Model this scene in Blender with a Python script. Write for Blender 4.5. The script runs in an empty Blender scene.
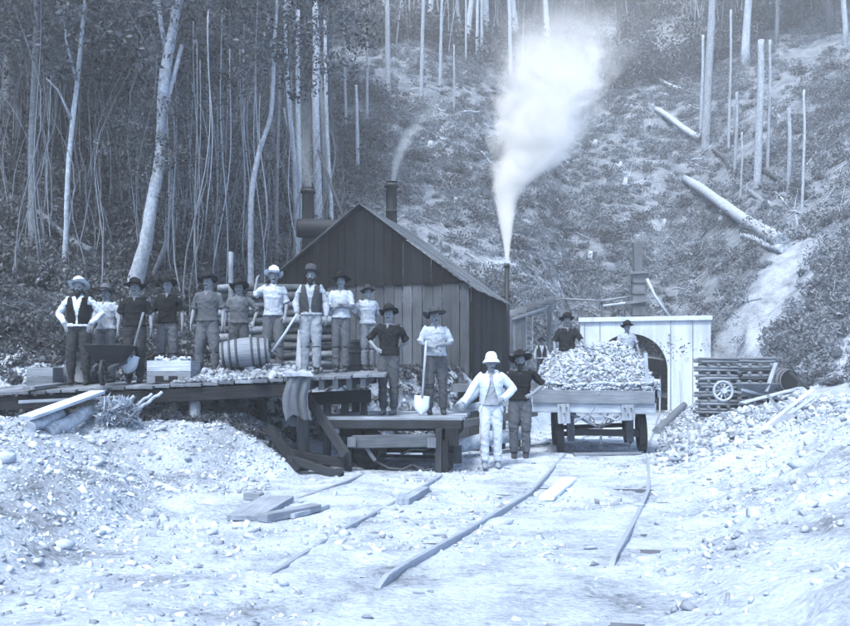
import bpy, math, random
import numpy as np
from mathutils import Vector, Matrix, noise as mnoise
rng = np.random.default_rng(11)
random.seed(5)
S = bpy.context.scene
SUN_E = 2.5; EXPO = 1.27
COL = S.collection
F, HZ, CH = 900.0, 377.0, 1.43          # focal length in photo pixels, horizon row, eye height
TH = math.radians(15.3); c_, s_ = math.cos(TH), math.sin(TH)   # heading of the track

def P(px, py, Y): return Vector(((px-425)/F*Y, Y, CH+(HZ-py)/F*Y))
def W(u, v, z=0): return Vector((u*c_+v*s_, -u*s_+v*c_, z))
def sst(a, b, x):
    t = np.clip((x-a)/(b-a), 0, 1); return t*t*(3-2*t)

# ------------------------------------------------------------------ materials
TINT = (0.80, 0.985, 1.235)
def tint(v):
    return (min(v*TINT[0], .9), min(v*TINT[1], .93), min(v*TINT[2], .96), 1)
_mc = {}
def M(name, v, rough=.92, var=.3, scale=6., bump=.3, wood=False, rv=.3, spec=.15, metal=0., transl=0., stretch=(1, 1, 1), fine=0.):
    if name in _mc: return _mc[name]
    m = bpy.data.materials.new(name); m.use_nodes = True
    nt = m.node_tree; N = nt.nodes; L = nt.links; b = N['Principled BSDF']
    tc = N.new('ShaderNodeTexCoord'); mp = N.new('ShaderNodeMapping')
    L.new(tc.outputs['UV' if wood else 'Object'], mp.inputs[0])
    mp.inputs['Scale'].default_value = (1.3, 26, 1) if wood else stretch
    nz = N.new('ShaderNodeTexNoise'); nz.inputs['Scale'].default_value = 1.6 if wood else scale
    nz.inputs['Detail'].default_value = 7; nz.inputs['Roughness'].default_value = .65
    L.new(mp.outputs[0], nz.inputs['Vector'])
    a = N.new('ShaderNodeAttribute'); a.attribute_name = 'rnd'
    m1 = N.new('ShaderNodeMath'); m1.operation = 'MULTIPLY_ADD'
    L.new(nz.outputs['Fac'], m1.inputs[0]); m1.inputs[1].default_value = 4*var; m1.inputs[2].default_value = 1-2*var
    m2 = N.new('ShaderNodeMath'); m2.operation = 'MULTIPLY_ADD'
    L.new(a.outputs['Fac'], m2.inputs[0]); m2.inputs[1].default_value = rv; m2.inputs[2].default_value = 1
    m3 = N.new('ShaderNodeMath'); m3.operation = 'MULTIPLY'; L.new(m1.outputs[0], m3.inputs[0]); L.new(m2.outputs[0], m3.inputs[1])
    last = m3
    if wood or fine:      # broad stains / second scale
        n2 = N.new('ShaderNodeTexNoise'); n2.inputs['Scale'].default_value = 2.2 if wood else fine; n2.inputs['Detail'].default_value = 4
        L.new(tc.outputs['Object'], n2.inputs['Vector'])
        m4 = N.new('ShaderNodeMath'); m4.operation = 'MULTIPLY_ADD'; L.new(n2.outputs['Fac'], m4.inputs[0]); m4.inputs[1].default_value = 1.3; m4.inputs[2].default_value = .35
        m5 = N.new('ShaderNodeMath'); m5.operation = 'MULTIPLY'; L.new(m3.outputs[0], m5.inputs[0]); L.new(m4.outputs[0], m5.inputs[1]); last = m5
    mx = N.new('ShaderNodeMath'); mx.operation = 'MAXIMUM'; L.new(last.outputs[0], mx.inputs[0]); mx.inputs[1].default_value = .15
    vm = N.new('ShaderNodeVectorMath'); vm.operation = 'SCALE'; vm.inputs[0].default_value = tint(v)[:3]
    L.new(mx.outputs[0], vm.inputs['Scale'])
    mn = N.new('ShaderNodeVectorMath'); mn.operation = 'MINIMUM'; L.new(vm.outputs[0], mn.inputs[0]); mn.inputs[1].default_value = (.9, .93, .96)
    L.new(mn.outputs[0], b.inputs['Base Color'])
    b.inputs['Roughness'].default_value = rough; b.inputs['Specular IOR Level'].default_value = spec; b.inputs['Metallic'].default_value = metal
    if bump:
        bp = N.new('ShaderNodeBump'); bp.inputs['Strength'].default_value = bump; bp.inputs['Distance'].default_value = .02
        L.new(nz.outputs['Fac'], bp.inputs['Height']); L.new(bp.outputs[0], b.inputs['Normal'])
    if transl:
        tr = N.new('ShaderNodeBsdfTranslucent'); L.new(mn.outputs[0], tr.inputs[0]); ms = N.new('ShaderNodeMixShader'); ms.inputs[0].default_value = transl
        L.new(b.outputs[0], ms.inputs[1]); L.new(tr.outputs[0], ms.inputs[2]); L.new(ms.outputs[0], N['Material Output'].inputs[0])
    _mc[name] = m; return m

def wood(v, tag=''): return M('wood_%s%03d' % (tag, int(v*1000)), 1.1*v**1.42, wood=True, var=.42, rv=.45, bump=.6)
def cloth(v): return M('cloth_%03d' % int(v*1000), min(1.15*v**1.35, .66), var=.16, scale=14, bump=.7, rv=0, fine=1.3)
def rockm(v): return M('rock_%03d' % int(v*1000), v, var=.25, scale=9, bump=.5, rv=.55)
def ironm(v=.06): return M('iron_%03d' % int(v*1000), v*.5, rough=.6, var=.35, scale=18, bump=.2, metal=.3, spec=.3)
SKIN = M('skin', .20, rough=.6, var=.12, scale=9, bump=.1, rv=0, spec=.3)
EYE = M('eye_dark', .06, rough=.5, var=.05, bump=0)  # dark tone for the eye and mouth faces of each body
HAIR = M('hair', .02, rough=.8, var=.4, scale=60, bump=.8, rv=0)
BARKP = M('bark_pale', .36, var=.34, scale=3, bump=.8, stretch=(3, 3, .8), rv=.2, fine=14)
BARKD = M('bark_dark', .08, var=.3, scale=4, bump=.8, stretch=(3, 3, .8), rv=.2, fine=14)
BARKM = M('bark_mid', .19, var=.34, scale=4, bump=.8, stretch=(3, 3, .8), rv=.2, fine=14)
LEAFD = M('leaf_dark', .10, rough=.55, var=.4, scale=.8, bump=0, rv=.85, transl=.3, spec=.35)
LEAFM = M('leaf_mid', .105, rough=.65, var=.3, scale=.4, bump=0, rv=.75, transl=.3, spec=.3)
LEAFL = M('leaf_scrub', .21, rough=.8, var=.35, scale=.35, bump=0, rv=.7, transl=.25, spec=.15)
STEEL = M('rail_steel', .34, rough=.5, var=.2, scale=12, bump=.1, metal=.2, spec=.4)
RUST = M('rail_web', .12, rough=.8, var=.3, scale=12, bump=.2)

# ------------------------------------------------------------------ mesh helpers
def tag(o, label=None, cat=None, group=None, kind=None):
    if label: o['label'] = label
    if cat: o['category'] = cat
    if group: o['group'] = group
    if kind: o['kind'] = kind
    return o
def empty(name, loc=(0, 0, 0), rz=0., scale=1.):
    o = bpy.data.objects.new(name, None); COL.objects.link(o); o.location = loc; o.rotation_euler = (0, 0, rz)
    o.scale = (scale,)*3; o.empty_display_size = .1; return o
def np_mesh(name, V, Q=None, T=None, rnd=None, mats=(), smooth=False):
    me = bpy.data.meshes.new(name); V = np.asarray(V, np.float32)
    nq = 0 if Q is None else len(Q); ntt = 0 if T is None else len(T)
    me.vertices.add(len(V)); me.vertices.foreach_set('co', V.ravel())
    parts = []
    if nq: parts.append(np.asarray(Q, np.int32).ravel())
    if ntt: parts.append(np.asarray(T, np.int32).ravel())
    lv = np.concatenate(parts); me.loops.add(len(lv)); me.loops.foreach_set('vertex_index', lv)
    me.polygons.add(nq+ntt)
    st = np.concatenate([np.arange(nq)*4, nq*4+np.arange(ntt)*3]).astype(np.int32)
    me.polygons.foreach_set('loop_start', st)
    if smooth: me.polygons.foreach_set('use_smooth', np.ones(nq+ntt, bool))
    if rnd is not None:
        a = me.attributes.new('rnd', 'FLOAT', 'FACE'); a.data.foreach_set('value', np.asarray(rnd, np.float32))
    me.update(calc_edges=True); me.validate()
    for m in mats: me.materials.append(m)
    return me
def np_obj(name, *a, parent=None, **k):
    o = bpy.data.objects.new(name, np_mesh(name, *a, **k)); COL.objects.link(o)
    if parent: o.parent = parent
    return o
def copy_tree(o, parent=None):
    c = o.copy(); COL.objects.link(c)
    if parent: c.parent = parent
    for ch in o.children: copy_tree(ch, c)
    return c

class MB:
    """collects shapes, build() links them as one mesh object"""
    def __init__(s): s.v = []; s.f = []; s.uv = []; s.r = []; s.sm = []
    def face(s, idx, uv, r, sm=False): s.f.append(idx); s.uv.append(uv); s.r.append(r); s.sm.append(sm)
    def beam(s, p0, p1, w, h, up=(0, 0, 1), w1=None, h1=None, r=None, jit=0.):
        p0 = Vector(p0); p1 = Vector(p1); d = p1-p0; L = d.length
        if L < 1e-6: return s
        d.normalize(); up = Vector(up)
        sd = d.cross(up)
        if sd.length < 1e-3: sd = d.cross(Vector((0, 1, 0)))
        sd.normalize(); up = sd.cross(d)
        r = random.uniform(-1, 1) if r is None else r
        w1 = w if w1 is None else w1; h1 = h if h1 is None else h1; b = len(s.v); ro = random.random()*40
        for p, ww, hh in ((p0, w, h), (p1, w1, h1)):
            for a, e in ((-1, -1), (1, -1), (1, 1), (-1, 1)):
                j = Vector([random.uniform(-jit, jit) for _ in range(3)])
                s.v.append(p+sd*(a*ww/2)+up*(e*hh/2)+j)
        wd = (w, h, w, h)
        for k in range(4):
            k2 = (k+1) % 4; o = ro+k*1.7
            s.face([b+k, b+k2, b+4+k2, b+4+k], [(ro, o), (ro, o+wd[k]), (ro+L, o+wd[k]), (ro+L, o)], r)
        s.face([b+3, b+2, b+1, b], [(ro, ro), (ro, ro+w), (ro+h, ro+w), (ro+h, ro)], r)
        s.face([b+4, b+5, b+6, b+7], [(ro, ro), (ro, ro+w), (ro+h, ro+w), (ro+h, ro)], r)
        return s
    def box(s, c, sz, r=None):
        c = Vector(c); return s.beam(c-Vector((sz[0]/2, 0, 0)), c+Vector((sz[0]/2, 0, 0)), sz[1], sz[2], r=r)
    def tube(s, pts, rad, seg=10, ref=(0, 1, 0), caps=True, r=None, wob=0.):
        """rad: numbers or (a,b) with a along ref-ish side"""
        pts = [Vector(p) for p in pts]; n = len(pts); b = len(s.v); r = random.uniform(-1, 1) if r is None else r
        ref = Vector(ref); Ls = 0; us = []; ro = random.random()*40
        for i, p in enumerate(pts):
            d = (pts[min(i+1, n-1)]-pts[max(i-1, 0)]).normalized()
            x = ref-d*ref.dot(d)
            if x.length < 1e-3: x = Vector((1, 0, 0))-d*d.x
            x.normalize(); y = d.cross(x)
            q = rad[i] if isinstance(rad, (list, tuple)) else rad
            ra, rb = q if isinstance(q, (tuple, list)) else (q, q)
            if i: Ls += (p-pts[i-1]).length
            us.append(Ls+ro)
            for k in range(seg):
                t = 2*math.pi*k/seg; w = 1+random.uniform(-wob, wob)
                s.v.append(p+x*(ra*w*math.cos(t))+y*(rb*w*math.sin(t)))
        R = rad[0] if isinstance(rad, (list, tuple)) else rad
        R = R[0] if isinstance(R, (list, tuple)) else R
        for i in range(n-1):
            for k in range(seg):
                k2 = (k+1) % seg; v0 = k/seg*6.28*R+ro; v1 = (k+1)/seg*6.28*R+ro
                s.face([b+i*seg+k, b+i*seg+k2, b+(i+1)*seg+k2, b+(i+1)*seg+k], [(us[i], v0), (us[i], v1), (us[i+1], v1), (us[i+1], v0)], r, True)
        if caps:
            s.face([b+k for k in range(seg)][::-1], [(ro+.1*math.cos(k), ro+.1*math.sin(k)) for k in range(seg)], r)
            s.face([b+(n-1)*seg+k for k in range(seg)], [(ro+.1*math.cos(k), ro+.1*math.sin(k)) for k in range(seg)], r)
        return s
    def lathe(s, prof, seg=24, c=(0, 0, 0), axis=(0, 0, 1), r=0., closed=False, fn=None):
        """prof [(radius,height)] round axis through c"""
        ax = Vector(axis).normalized(); x = Vector((1, 0, 0)) if abs(ax.x) < .9 else Vector((0, 1, 0))
        x = (x-ax*x.dot(ax)).normalized(); y = ax.cross(x); c = Vector(c); b = len(s.v); n = len(prof)
        for i, (ra, h) in enumerate(prof):
            for k in range(seg):
                t = 2*math.pi*k/seg; rr, hh = (ra, h) if fn is None else fn(ra, h, t)
                s.v.append(c+x*rr*math.cos(t)+y*rr*math.sin(t)+ax*hh)
        for i in range(n if closed else n-1):
            i2 = (i+1) % n
            for k in range(seg):
                k2 = (k+1) % seg
                s.face([b+i*seg+k, b+i*seg+k2, b+i2*seg+k2, b+i2*seg+k], [(prof[i][1], k/seg), (prof[i][1], (k+1)/seg), (prof[i2][1]+.1, (k+1)/seg), (prof[i2][1]+.1, k/seg)], r, True)
        return s
    def ellip(s, c, rx, ry, rz, seg=14, rings=9):
        prof = [(max(math.sin(math.pi*i/rings), .02), -math.cos(math.pi*i/rings)) for i in range(rings+1)]
        b = len(s.v); s.lathe(prof, seg); c = Vector(c)
        for i in range(b, len(s.v)): v = s.v[i]; s.v[i] = Vector((v.x*rx, v.y*ry, v.z*rz))+c
        s.face(list(range(b, b+seg))[::-1], [(0, 0)]*seg, 0); s.face(list(range(b+rings*seg, b+(rings+1)*seg)), [(0, 0)]*seg, 0)
        return s
    def mesh(s, name):
        me = bpy.data.meshes.new(name); me.from_pydata([tuple(v) for v in s.v], [], s.f)
        uv = me.uv_layers.new(name='UVMap'); flat = [c for f in s.uv for q in f for c in q]
        uv.data.foreach_set('uv', flat)
        a = me.attributes.new('rnd', 'FLOAT', 'FACE'); a.data.foreach_set('value', s.r)
        me.polygons.foreach_set('use_smooth', s.sm); me.update(); return me
    def build(s, name, mat, parent=None, bevel=0., label=None):
        me = s.mesh(name); me.materials.append(mat)
        o = bpy.data.objects.new(name, me); COL.objects.link(o)
        if parent: o.parent = parent
        if bevel:
            m = o.modifiers.new('bevel', 'BEVEL'); m.width = bevel; m.segments = 2; m.limit_method = 'ANGLE'
        if label: o['label'] = label
        return o

def remesh(mb, voxel, smooth=3, disp=None, cut=None, solid=0.):
    """voxel-union of overlapping closed shapes -> one continuous mesh"""
    o = bpy.data.objects.new('tmp', mb.mesh('tmp')); COL.objects.link(o)
    m = o.modifiers.new('r', 'REMESH'); m.mode = 'VOXEL'; m.voxel_size = voxel; m.use_smooth_shade = True
    if smooth:
        q = o.modifiers.new('s', 'SMOOTH'); q.factor = .5; q.iterations = smooth
    dg = bpy.context.evaluated_depsgraph_get(); me = bpy.data.meshes.new_from_object(o.evaluated_get(dg))
    bpy.data.objects.remove(o)
    if disp:
        n = len(me.vertices); co = np.empty(n*3); me.vertices.foreach_get('co', co); no = np.empty(n*3); me.vertices.foreach_get('normal', no)
        co = co.reshape(-1, 3); no = no.reshape(-1, 3)
        d = np.array([disp(Vector(p)) for p in co]); co += no*d[:, None]; me.vertices.foreach_set('co', co.ravel())
    if cut:
        import bmesh
        bm = bmesh.new(); bm.from_mesh(me); fs = [f for f in bm.faces if cut(f.calc_center_median())]
        bmesh.ops.delete(bm, geom=fs, context='FACES'); bm.to_mesh(me); bm.free()
    me.polygons.foreach_set('use_smooth', [True]*len(me.polygons)); me.update(); return me

# ------------------------------------------------------------------ numpy value noise, terrain
def vn(x, y, sd=0):
    ix = np.floor(x); iy = np.floor(y); fx = x-ix; fy = y-iy; fx = fx*fx*(3-2*fx); fy = fy*fy*(3-2*fy)
    h = lambda a, b: np.mod(np.sin(a*127.1+b*311.7+sd*17.3)*43758.5453, 1.0)
    return (h(ix, iy)*(1-fx)+h(ix+1, iy)*fx)*(1-fy)+(h(ix, iy+1)*(1-fx)+h(ix+1, iy+1)*fx)*fy-.5
def fbm(x, y, o=4, sd=0):
    t = 0; a = 1.
    for i in range(o): t = t+a*vn(x*2**i, y*2**i, sd+i); a *= .5
    return t
UC = -1.13; UL = -3.90; VP_ = 37.1           # track centres, portal plane
def toeX(Y): return np.interp(Y, [-20, 4, 6.5, 8, 9.5, 12.5, 14, 16, 17.3, 18.6, 20, 24, 34, 60], [-3.4, -3.0, -2.8, -2.75, -3.0, -3.5, -2.9, -1.45, -.4, 1.5, 2.1, 3.2, 5.7, 9])
def H(X, Y, rough=True):
    X = np.asarray(X, float); Y = np.asarray(Y, float)
    u = X*c_-Y*s_; v = X*s_+Y*c_; az = 425+F*X/np.maximum(Y, 6)
    z = .05*sst(11, 16, v)
    # left bank and bench
    tx = toeX(Y)+.25*fbm(X*.8, Y*.8, 2, 3)
    cap = np.interp(Y, [-20, 8, 11, 13, 14.7, 15.8, 18], [.9, .86, .82, .82, .9, 1.38, 1.46])
    wd = np.interp(Y, [0, 9, 12, 13.5, 15, 17, 20], [1.9, 1.9, 2.0, 2.0, 1.5, 1.1, 1.4])
    t = np.clip((tx-X)/wd, 0, 1.15); b = np.minimum(cap*t**.9, cap*(.97+.03*t))
    face = .84*sst(11.5, 13.3, Y+.35*fbm(X*.9, Y*.4, 3, 12)-.25*np.clip(X+3.2, 0, 1.4))*np.clip((-1.85-X)/1.1, 0, 1)**.8*(1-sst(14.8, 15.8, Y)); b = np.maximum(b, face)
    z = z+b
    # right bank
    off = u-UC; t = np.clip((off-1.08-.2*fbm(X*.7, Y*.7, 2, 9))*.54, 0, 3); hr = np.interp(v, [0, 8, 14, 22, 36], [1.25, 1.2, 1.08, .92, 1.0])
    z = z+hr*(1-np.exp(-(t/hr)**1.5))
    # hills
    Y0 = np.interp(az, [-500, 30, 190, 285, 330, 500, 580, 700, 760, 812, 900, 1400], [13, 16.5, 17.5, 26, 28, 30, 33, 33.6, 29.5, 27, 23, 16])
    sl = np.interp(az, [0, 260, 330, 500, 700, 900], [.74, .70, .60, .57, .62, .62])
    d = Y-Y0; hill = sl*(np.log1p(np.exp(np.clip(d*1.2, -30, 30)))/1.2*(d < 20)+np.where(d >= 20, d, 0))
    hill = np.where(Y < 4, 0, hill)*(1+.1*sst(60, 170, Y))
    ins = sst(-4.9, -3.85, u)*(1-sst(1.75, 2.9, u))*(1-sst(VP_-.02, VP_+.1, v))
    bb = 1-sst(VP_-.02, VP_+.1, v)
    ins2 = sst(-4.9, -3.85, u)*(1-sst(1.75, 2.9, u))*sst(VP_-.02, VP_+.1, v)
    z = z+hill*(1-ins)
    z = z+ins2*(.35-.0*v)*np.exp(-(v-VP_)/6)
    # excavated trench running up the hill right of the portal
    ax, ay = 10.6, 32.0; bx, by = 14.9, 36.2
    dx, dy = bx-ax, by-ay; LL = math.hypot(dx, dy); tt = ((X-ax)*dx+(Y-ay)*dy)/LL; pp = ((X-ax)*-dy+(Y-ay)*dx)/LL
    z = z-.7*np.exp(-(pp/.9)**2)*sst(-2, 1, tt)*(1-sst(LL-2, LL+2, tt))
    if rough:
        far = sst(15, 40, Y)
        trk = np.exp(-((u-UC)/1.2)**2)+np.exp(-((u-UL)/1.2)**2)*(v < 18)
        near = (1-far)*(1-.86*np.clip(trk, 0, 1))
        z = z+near*(.16*fbm(X*.9, Y*.9, 3, 1)+.08*fbm(X*4, Y*4, 3, 2)+.045*fbm(X*7, Y*7, 3, 5))+far*(1-ins)*(1.5*fbm(X*.11, Y*.11, 3, 4)*sst(36, 60, Y)+.35*fbm(X*.6, Y*.6, 3, 6)*sst(20, 40, Y))
    return z
def hz(x, y): return float(H(np.array([x]), np.array([y]))[0])
def hit(px, py, Y0=14., Y1=170.):
    """where the sight line through a photo point meets the terrain"""
    Ys = np.arange(Y0, Y1, .1); X = (px-425)/F*Ys; Z = CH+(HZ-py)/F*Ys; g = H(X, Ys); k = np.argmax(g >= Z)
    if g[k] < Z[k]: k = len(Ys)-1
    return Vector((X[k], Ys[k], Z[k]))

def grow(a, b, st, g=1.04, mx=9.):
    r = [a]
    while r[-1] < b: r.append(r[-1]+st); st = min(st*g, mx)
    return r
us = [-x for x in grow(7.5, 130, .1, 1.05, 1.2)][::-1][:-1]+list(np.arange(-7.5, 5.5, .075))+grow(5.5, 130, .1, 1.05, 1.2)
vs = [-x for x in grow(-3, 30, .25, 1.1, 2.)][::-1][:-1]+list(np.arange(3., 18, .08))+grow(18, VP_-.02, .1, 1.01, .2)[:-1]+[VP_-.02, VP_+.1]+grow(VP_+.25, 175, .2, 1.012, 1.)
U, V = np.meshgrid(np.array(us), np.array(vs)); X = U*c_+V*s_; Yg = -U*s_+V*c_; Z = H(X, Yg)
nv, nu = U.shape; idx = np.arange(nv*nu).reshape(nv, nu)
Q = np.stack([idx[:-1, :-1], idx[:-1, 1:], idx[1:, 1:], idx[1:, :-1]], -1).reshape(-1, 4)
uc = ((U[:-1, :-1]+U[1:, 1:])/2).ravel(); vc = ((V[:-1, :-1]+V[1:, 1:])/2).ravel()
Q = Q[~((abs(uc+1.59) < 1.6) & (vc > VP_-.03) & (vc < VP_+.11))]
ground = np_obj('ground', np.stack([X, Yg, Z], -1).reshape(-1, 3), Q=Q, smooth=True)
tag(ground, kind='structure')
def inpoly(x, y, poly):
    r = np.zeros(x.shape, bool); n = len(poly)
    for i in range(n):
        x0, y0 = poly[i]; x1, y1 = poly[(i+1) % n]
        if y0 == y1: continue
        r ^= ((y0 > y) != (y1 > y)) & (x < (x1-x0)*(y-y0)/(y1-y0)+x0)
    return r
az = 425+F*X/np.maximum(Yg, 3); pyv = HZ-F*(Z-CH)/np.maximum(Yg, 3)
def dseg(x, y, pts):
    d = np.full(x.shape, 1e9)
    for (x0, y0), (x1, y1) in zip(pts[:-1], pts[1:]):
        t = np.clip(((x-x0)*(x1-x0)+(y-y0)*(y1-y0))/((x1-x0)**2+(y1-y0)**2), 0, 1); d = np.minimum(d, np.hypot(x-x0-t*(x1-x0), y-y0-t*(y1-y0)))
    return d
far = (Yg > 27)
uu = X*c_-Yg*s_
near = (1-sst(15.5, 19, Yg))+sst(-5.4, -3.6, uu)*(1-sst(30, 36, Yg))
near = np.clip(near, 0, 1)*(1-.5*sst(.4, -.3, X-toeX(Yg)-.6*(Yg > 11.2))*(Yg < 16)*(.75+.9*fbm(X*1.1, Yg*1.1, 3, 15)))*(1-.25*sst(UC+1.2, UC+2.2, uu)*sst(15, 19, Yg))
ptx = lambda q: [(hit(a, b).x, hit(a, b).y) for a, b in q]
PATHS = [ptx([(449, 118), (444, 140), (430, 165), (428, 190), (436, 215), (438, 240), (452, 262)]), ptx([(641, 100), (641, 140), (640, 185), (641, 240)]), ptx([(400, 110), (440, 112), (470, 130)])]
pth = np.zeros_like(X)
for q in PATHS: pth = np.maximum(pth, np.exp(-(dseg(X+1.2*fbm(X*.5, Yg*.5, 2, 8), Yg, q)/1.0)**2))
ax, ay = 10.6, 32.0; bx, by = 14.9, 36.2
scar = .5*np.exp(-(dseg(X+.5*fbm(X, Yg, 2, 8), Yg, [(ax, ay), (bx, by)])/1.6)**4)
scar = np.maximum(scar, np.exp(-(dseg(X, Yg, ptx([(505, 265), (540, 262)]))/1.2)**2)*.7)
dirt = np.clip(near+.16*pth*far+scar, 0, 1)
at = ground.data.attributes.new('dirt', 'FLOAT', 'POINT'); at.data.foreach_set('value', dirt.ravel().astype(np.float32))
def ground_mat():
    m = bpy.data.materials.new('ground_earth'); m.use_nodes = True; nt = m.node_tree; N = nt.nodes; L = nt.links; b = N['Principled BSDF']
    tc = N.new('ShaderNodeTexCoord')
    def nz(s, d=6, r=.6):
        n = N.new('ShaderNodeTexNoise'); n.inputs['Scale'].default_value = s; n.inputs['Detail'].default_value = d; n.inputs['Roughness'].default_value = r; L.new(tc.outputs['Object'], n.inputs['Vector']); return n
    def ramp(src, stops):
        r = N.new('ShaderNodeValToRGB'); L.new(src, r.inputs[0]); e = r.color_ramp.elements
        e[0].position, e[0].color = stops[0][0], tint(stops[0][1]); e[1].position, e[1].color = stops[-1][0], tint(stops[-1][1])
        for p, v in stops[1:-1]: q = e.new(p); q.color = tint(v)
        return r
    n1 = nz(1.3, 9, .72); n2 = nz(16, 8, .75); n3 = nz(.35, 3)
    add = N.new('ShaderNodeMath'); add.operation = 'MULTIPLY_ADD'; L.new(n2.outputs[0], add.inputs[0]); add.inputs[1].default_value = .34
    mm = N.new('ShaderNodeMath'); mm.operation = 'MULTIPLY'; mm.inputs[1].default_value = .66; L.new(n1.outputs[0], mm.inputs[0]); L.new(mm.outputs[0], add.inputs[2])
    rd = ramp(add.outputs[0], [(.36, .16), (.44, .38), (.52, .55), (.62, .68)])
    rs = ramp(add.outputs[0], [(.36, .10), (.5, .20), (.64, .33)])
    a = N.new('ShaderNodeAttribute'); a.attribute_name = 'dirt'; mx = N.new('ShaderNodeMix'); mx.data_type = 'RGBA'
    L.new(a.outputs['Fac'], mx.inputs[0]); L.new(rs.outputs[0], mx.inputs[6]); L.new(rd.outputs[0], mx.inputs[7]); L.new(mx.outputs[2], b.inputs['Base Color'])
    b.inputs['Roughness'].default_value = .95; b.inputs['Specular IOR Level'].default_value = .1
    vo = N.new('ShaderNodeTexVoronoi'); vo.inputs['Scale'].default_value = 22; L.new(tc.outputs['Object'], vo.inputs['Vector'])
    hb = N.new('ShaderNodeMath'); hb.operation = 'MULTIPLY_ADD'; L.new(vo.outputs['Distance'], hb.inputs[0]); hb.inputs[1].default_value = -.5; L.new(n2.outputs[0], hb.inputs[2])
    bp = N.new('ShaderNodeBump'); bp.inputs['Strength'].default_value = .9; bp.inputs['Distance'].default_value = .05; L.new(hb.outputs[0], bp.inputs['Height']); L.new(bp.outputs[0], b.inputs['Normal'])
    return m
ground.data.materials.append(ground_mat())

# ------------------------------------------------------------------ rocks
def rock_templates(n, sub):
    import bmesh
    out = []
    for i in range(n):
        bm = bmesh.new()
        for _ in range(10 if sub == 1 else 18):
            d = Vector((random.gauss(0, 1), random.gauss(0, 1), random.gauss(0, 1))).normalized()*random.uniform(.85, 1.15); bm.verts.new((d.x*1.05, d.y*.8, d.z*.55))
        q = bmesh.ops.convex_hull(bm, input=bm.verts[:]); bmesh.ops.delete(bm, geom=[g for g in q['geom_interior'] if isinstance(g, bmesh.types.BMVert)], context='VERTS'); bmesh.ops.triangulate(bm, faces=bm.faces[:])
        bm.verts.ensure_lookup_table(); bm.verts.index_update(); out.append((np.array([v.co[:] for v in bm.verts]), np.array([[q.index for q in f.verts] for f in bm.faces]))); bm.free()
    return out
RT1 = rock_templates(12, 1); RT2 = rock_templates(6, 2)
def rots(n, full=True):
    q = rng.normal(size=(n, 4)); 
    if not full: q[:, 1:3] *= .35
    q /= np.linalg.norm(q, axis=1)[:, None]; w, x, y, z = q.T
    return np.stack([1-2*(y*y+z*z), 2*(x*y-z*w), 2*(x*z+y*w), 2*(x*y+z*w), 1-2*(x*x+z*z), 2*(y*z-x*w), 2*(x*z-y*w), 2*(y*z+x*w), 1-2*(x*x+y*y)], -1).reshape(n, 3, 3)
def rocks(name, C, sz, mat, T=RT1, parent=None):
    C = np.asarray(C); sz = np.asarray(sz); Vs = []; Fs = []; Rs = []; b = 0; k = rng.integers(0, len(T), len(C))
    for i, (tv, tf) in enumerate(T):
        m = k == i; n = m.sum()
        if not n: continue
        R = rots(n, False); sc = sz[m][:, None]*rng.uniform(.7, 1.3, (n, 3)); v = np.einsum('nij,nkj->nki', R, tv[None]*sc[:, None, :])+C[m][:, None, :]
        Vs.append(v.reshape(-1, 3)); Fs.append((tf[None]+(np.arange(n)*len(tv))[:, None, None]+b).reshape(-1, 3)); b += n*len(tv)
        Rs.append(np.repeat(rng.uniform(-1, 1, n), len(tf)))
    return np_obj(name, np.concatenate(Vs), T=np.concatenate(Fs), rnd=np.concatenate(Rs), mats=(mat,), parent=parent)
def scatter(n, x0, x1, y0, y1, keep=None):
    x = rng.uniform(x0, x1, n); y = rng.uniform(y0, y1, n)
    if keep is not None: k = rng.uniform(size=n) < keep(x, y); x = x[k]; y = y[k]
    return x, y, H(x, y)

# ------------------------------------------------------------------ leaves
def leafcloud(C, Rr, n, size, flat=.7, asp=2.2, shell=.5):
    """n leaf-sized quads in each clump"""
    C = np.repeat(np.asarray(C, float), n, 0); Rr = np.repeat(np.asarray(Rr, float), n); N_ = len(C)
    d = rng.normal(size=(N_, 3)); d /= np.linalg.norm(d, axis=1)[:, None]; d *= (rng.uniform(0, 1, N_)**shell)[:, None]
    d[:, 2] *= flat; c = C+d*Rr[:, None]; R = rots(N_); sz = size*rng.uniform(.5, 1.5, N_)
    q = np.array([[-.5*asp, 0, 0], [0, -.5, .12], [.5*asp, 0, 0], [0, .5, .12]]); v = np.einsum('nij,kj->nki', R, q)*sz[:, None, None]+c[:, None, :]
    rc = np.repeat(rng.uniform(-.6, .6, len(C)//n), n)
    return v.reshape(-1, 3), np.arange(N_*4).reshape(-1, 4), np.clip(rc+rng.uniform(-.5, .5, N_), -1, 1)
def leaf_obj(name, C, Rr, n, size, mat, parent=None, **k):
    v, q, r = leafcloud(C, Rr, n, size, **k); return np_obj(name, v, Q=q, rnd=r, mats=(mat,), parent=parent)
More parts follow.
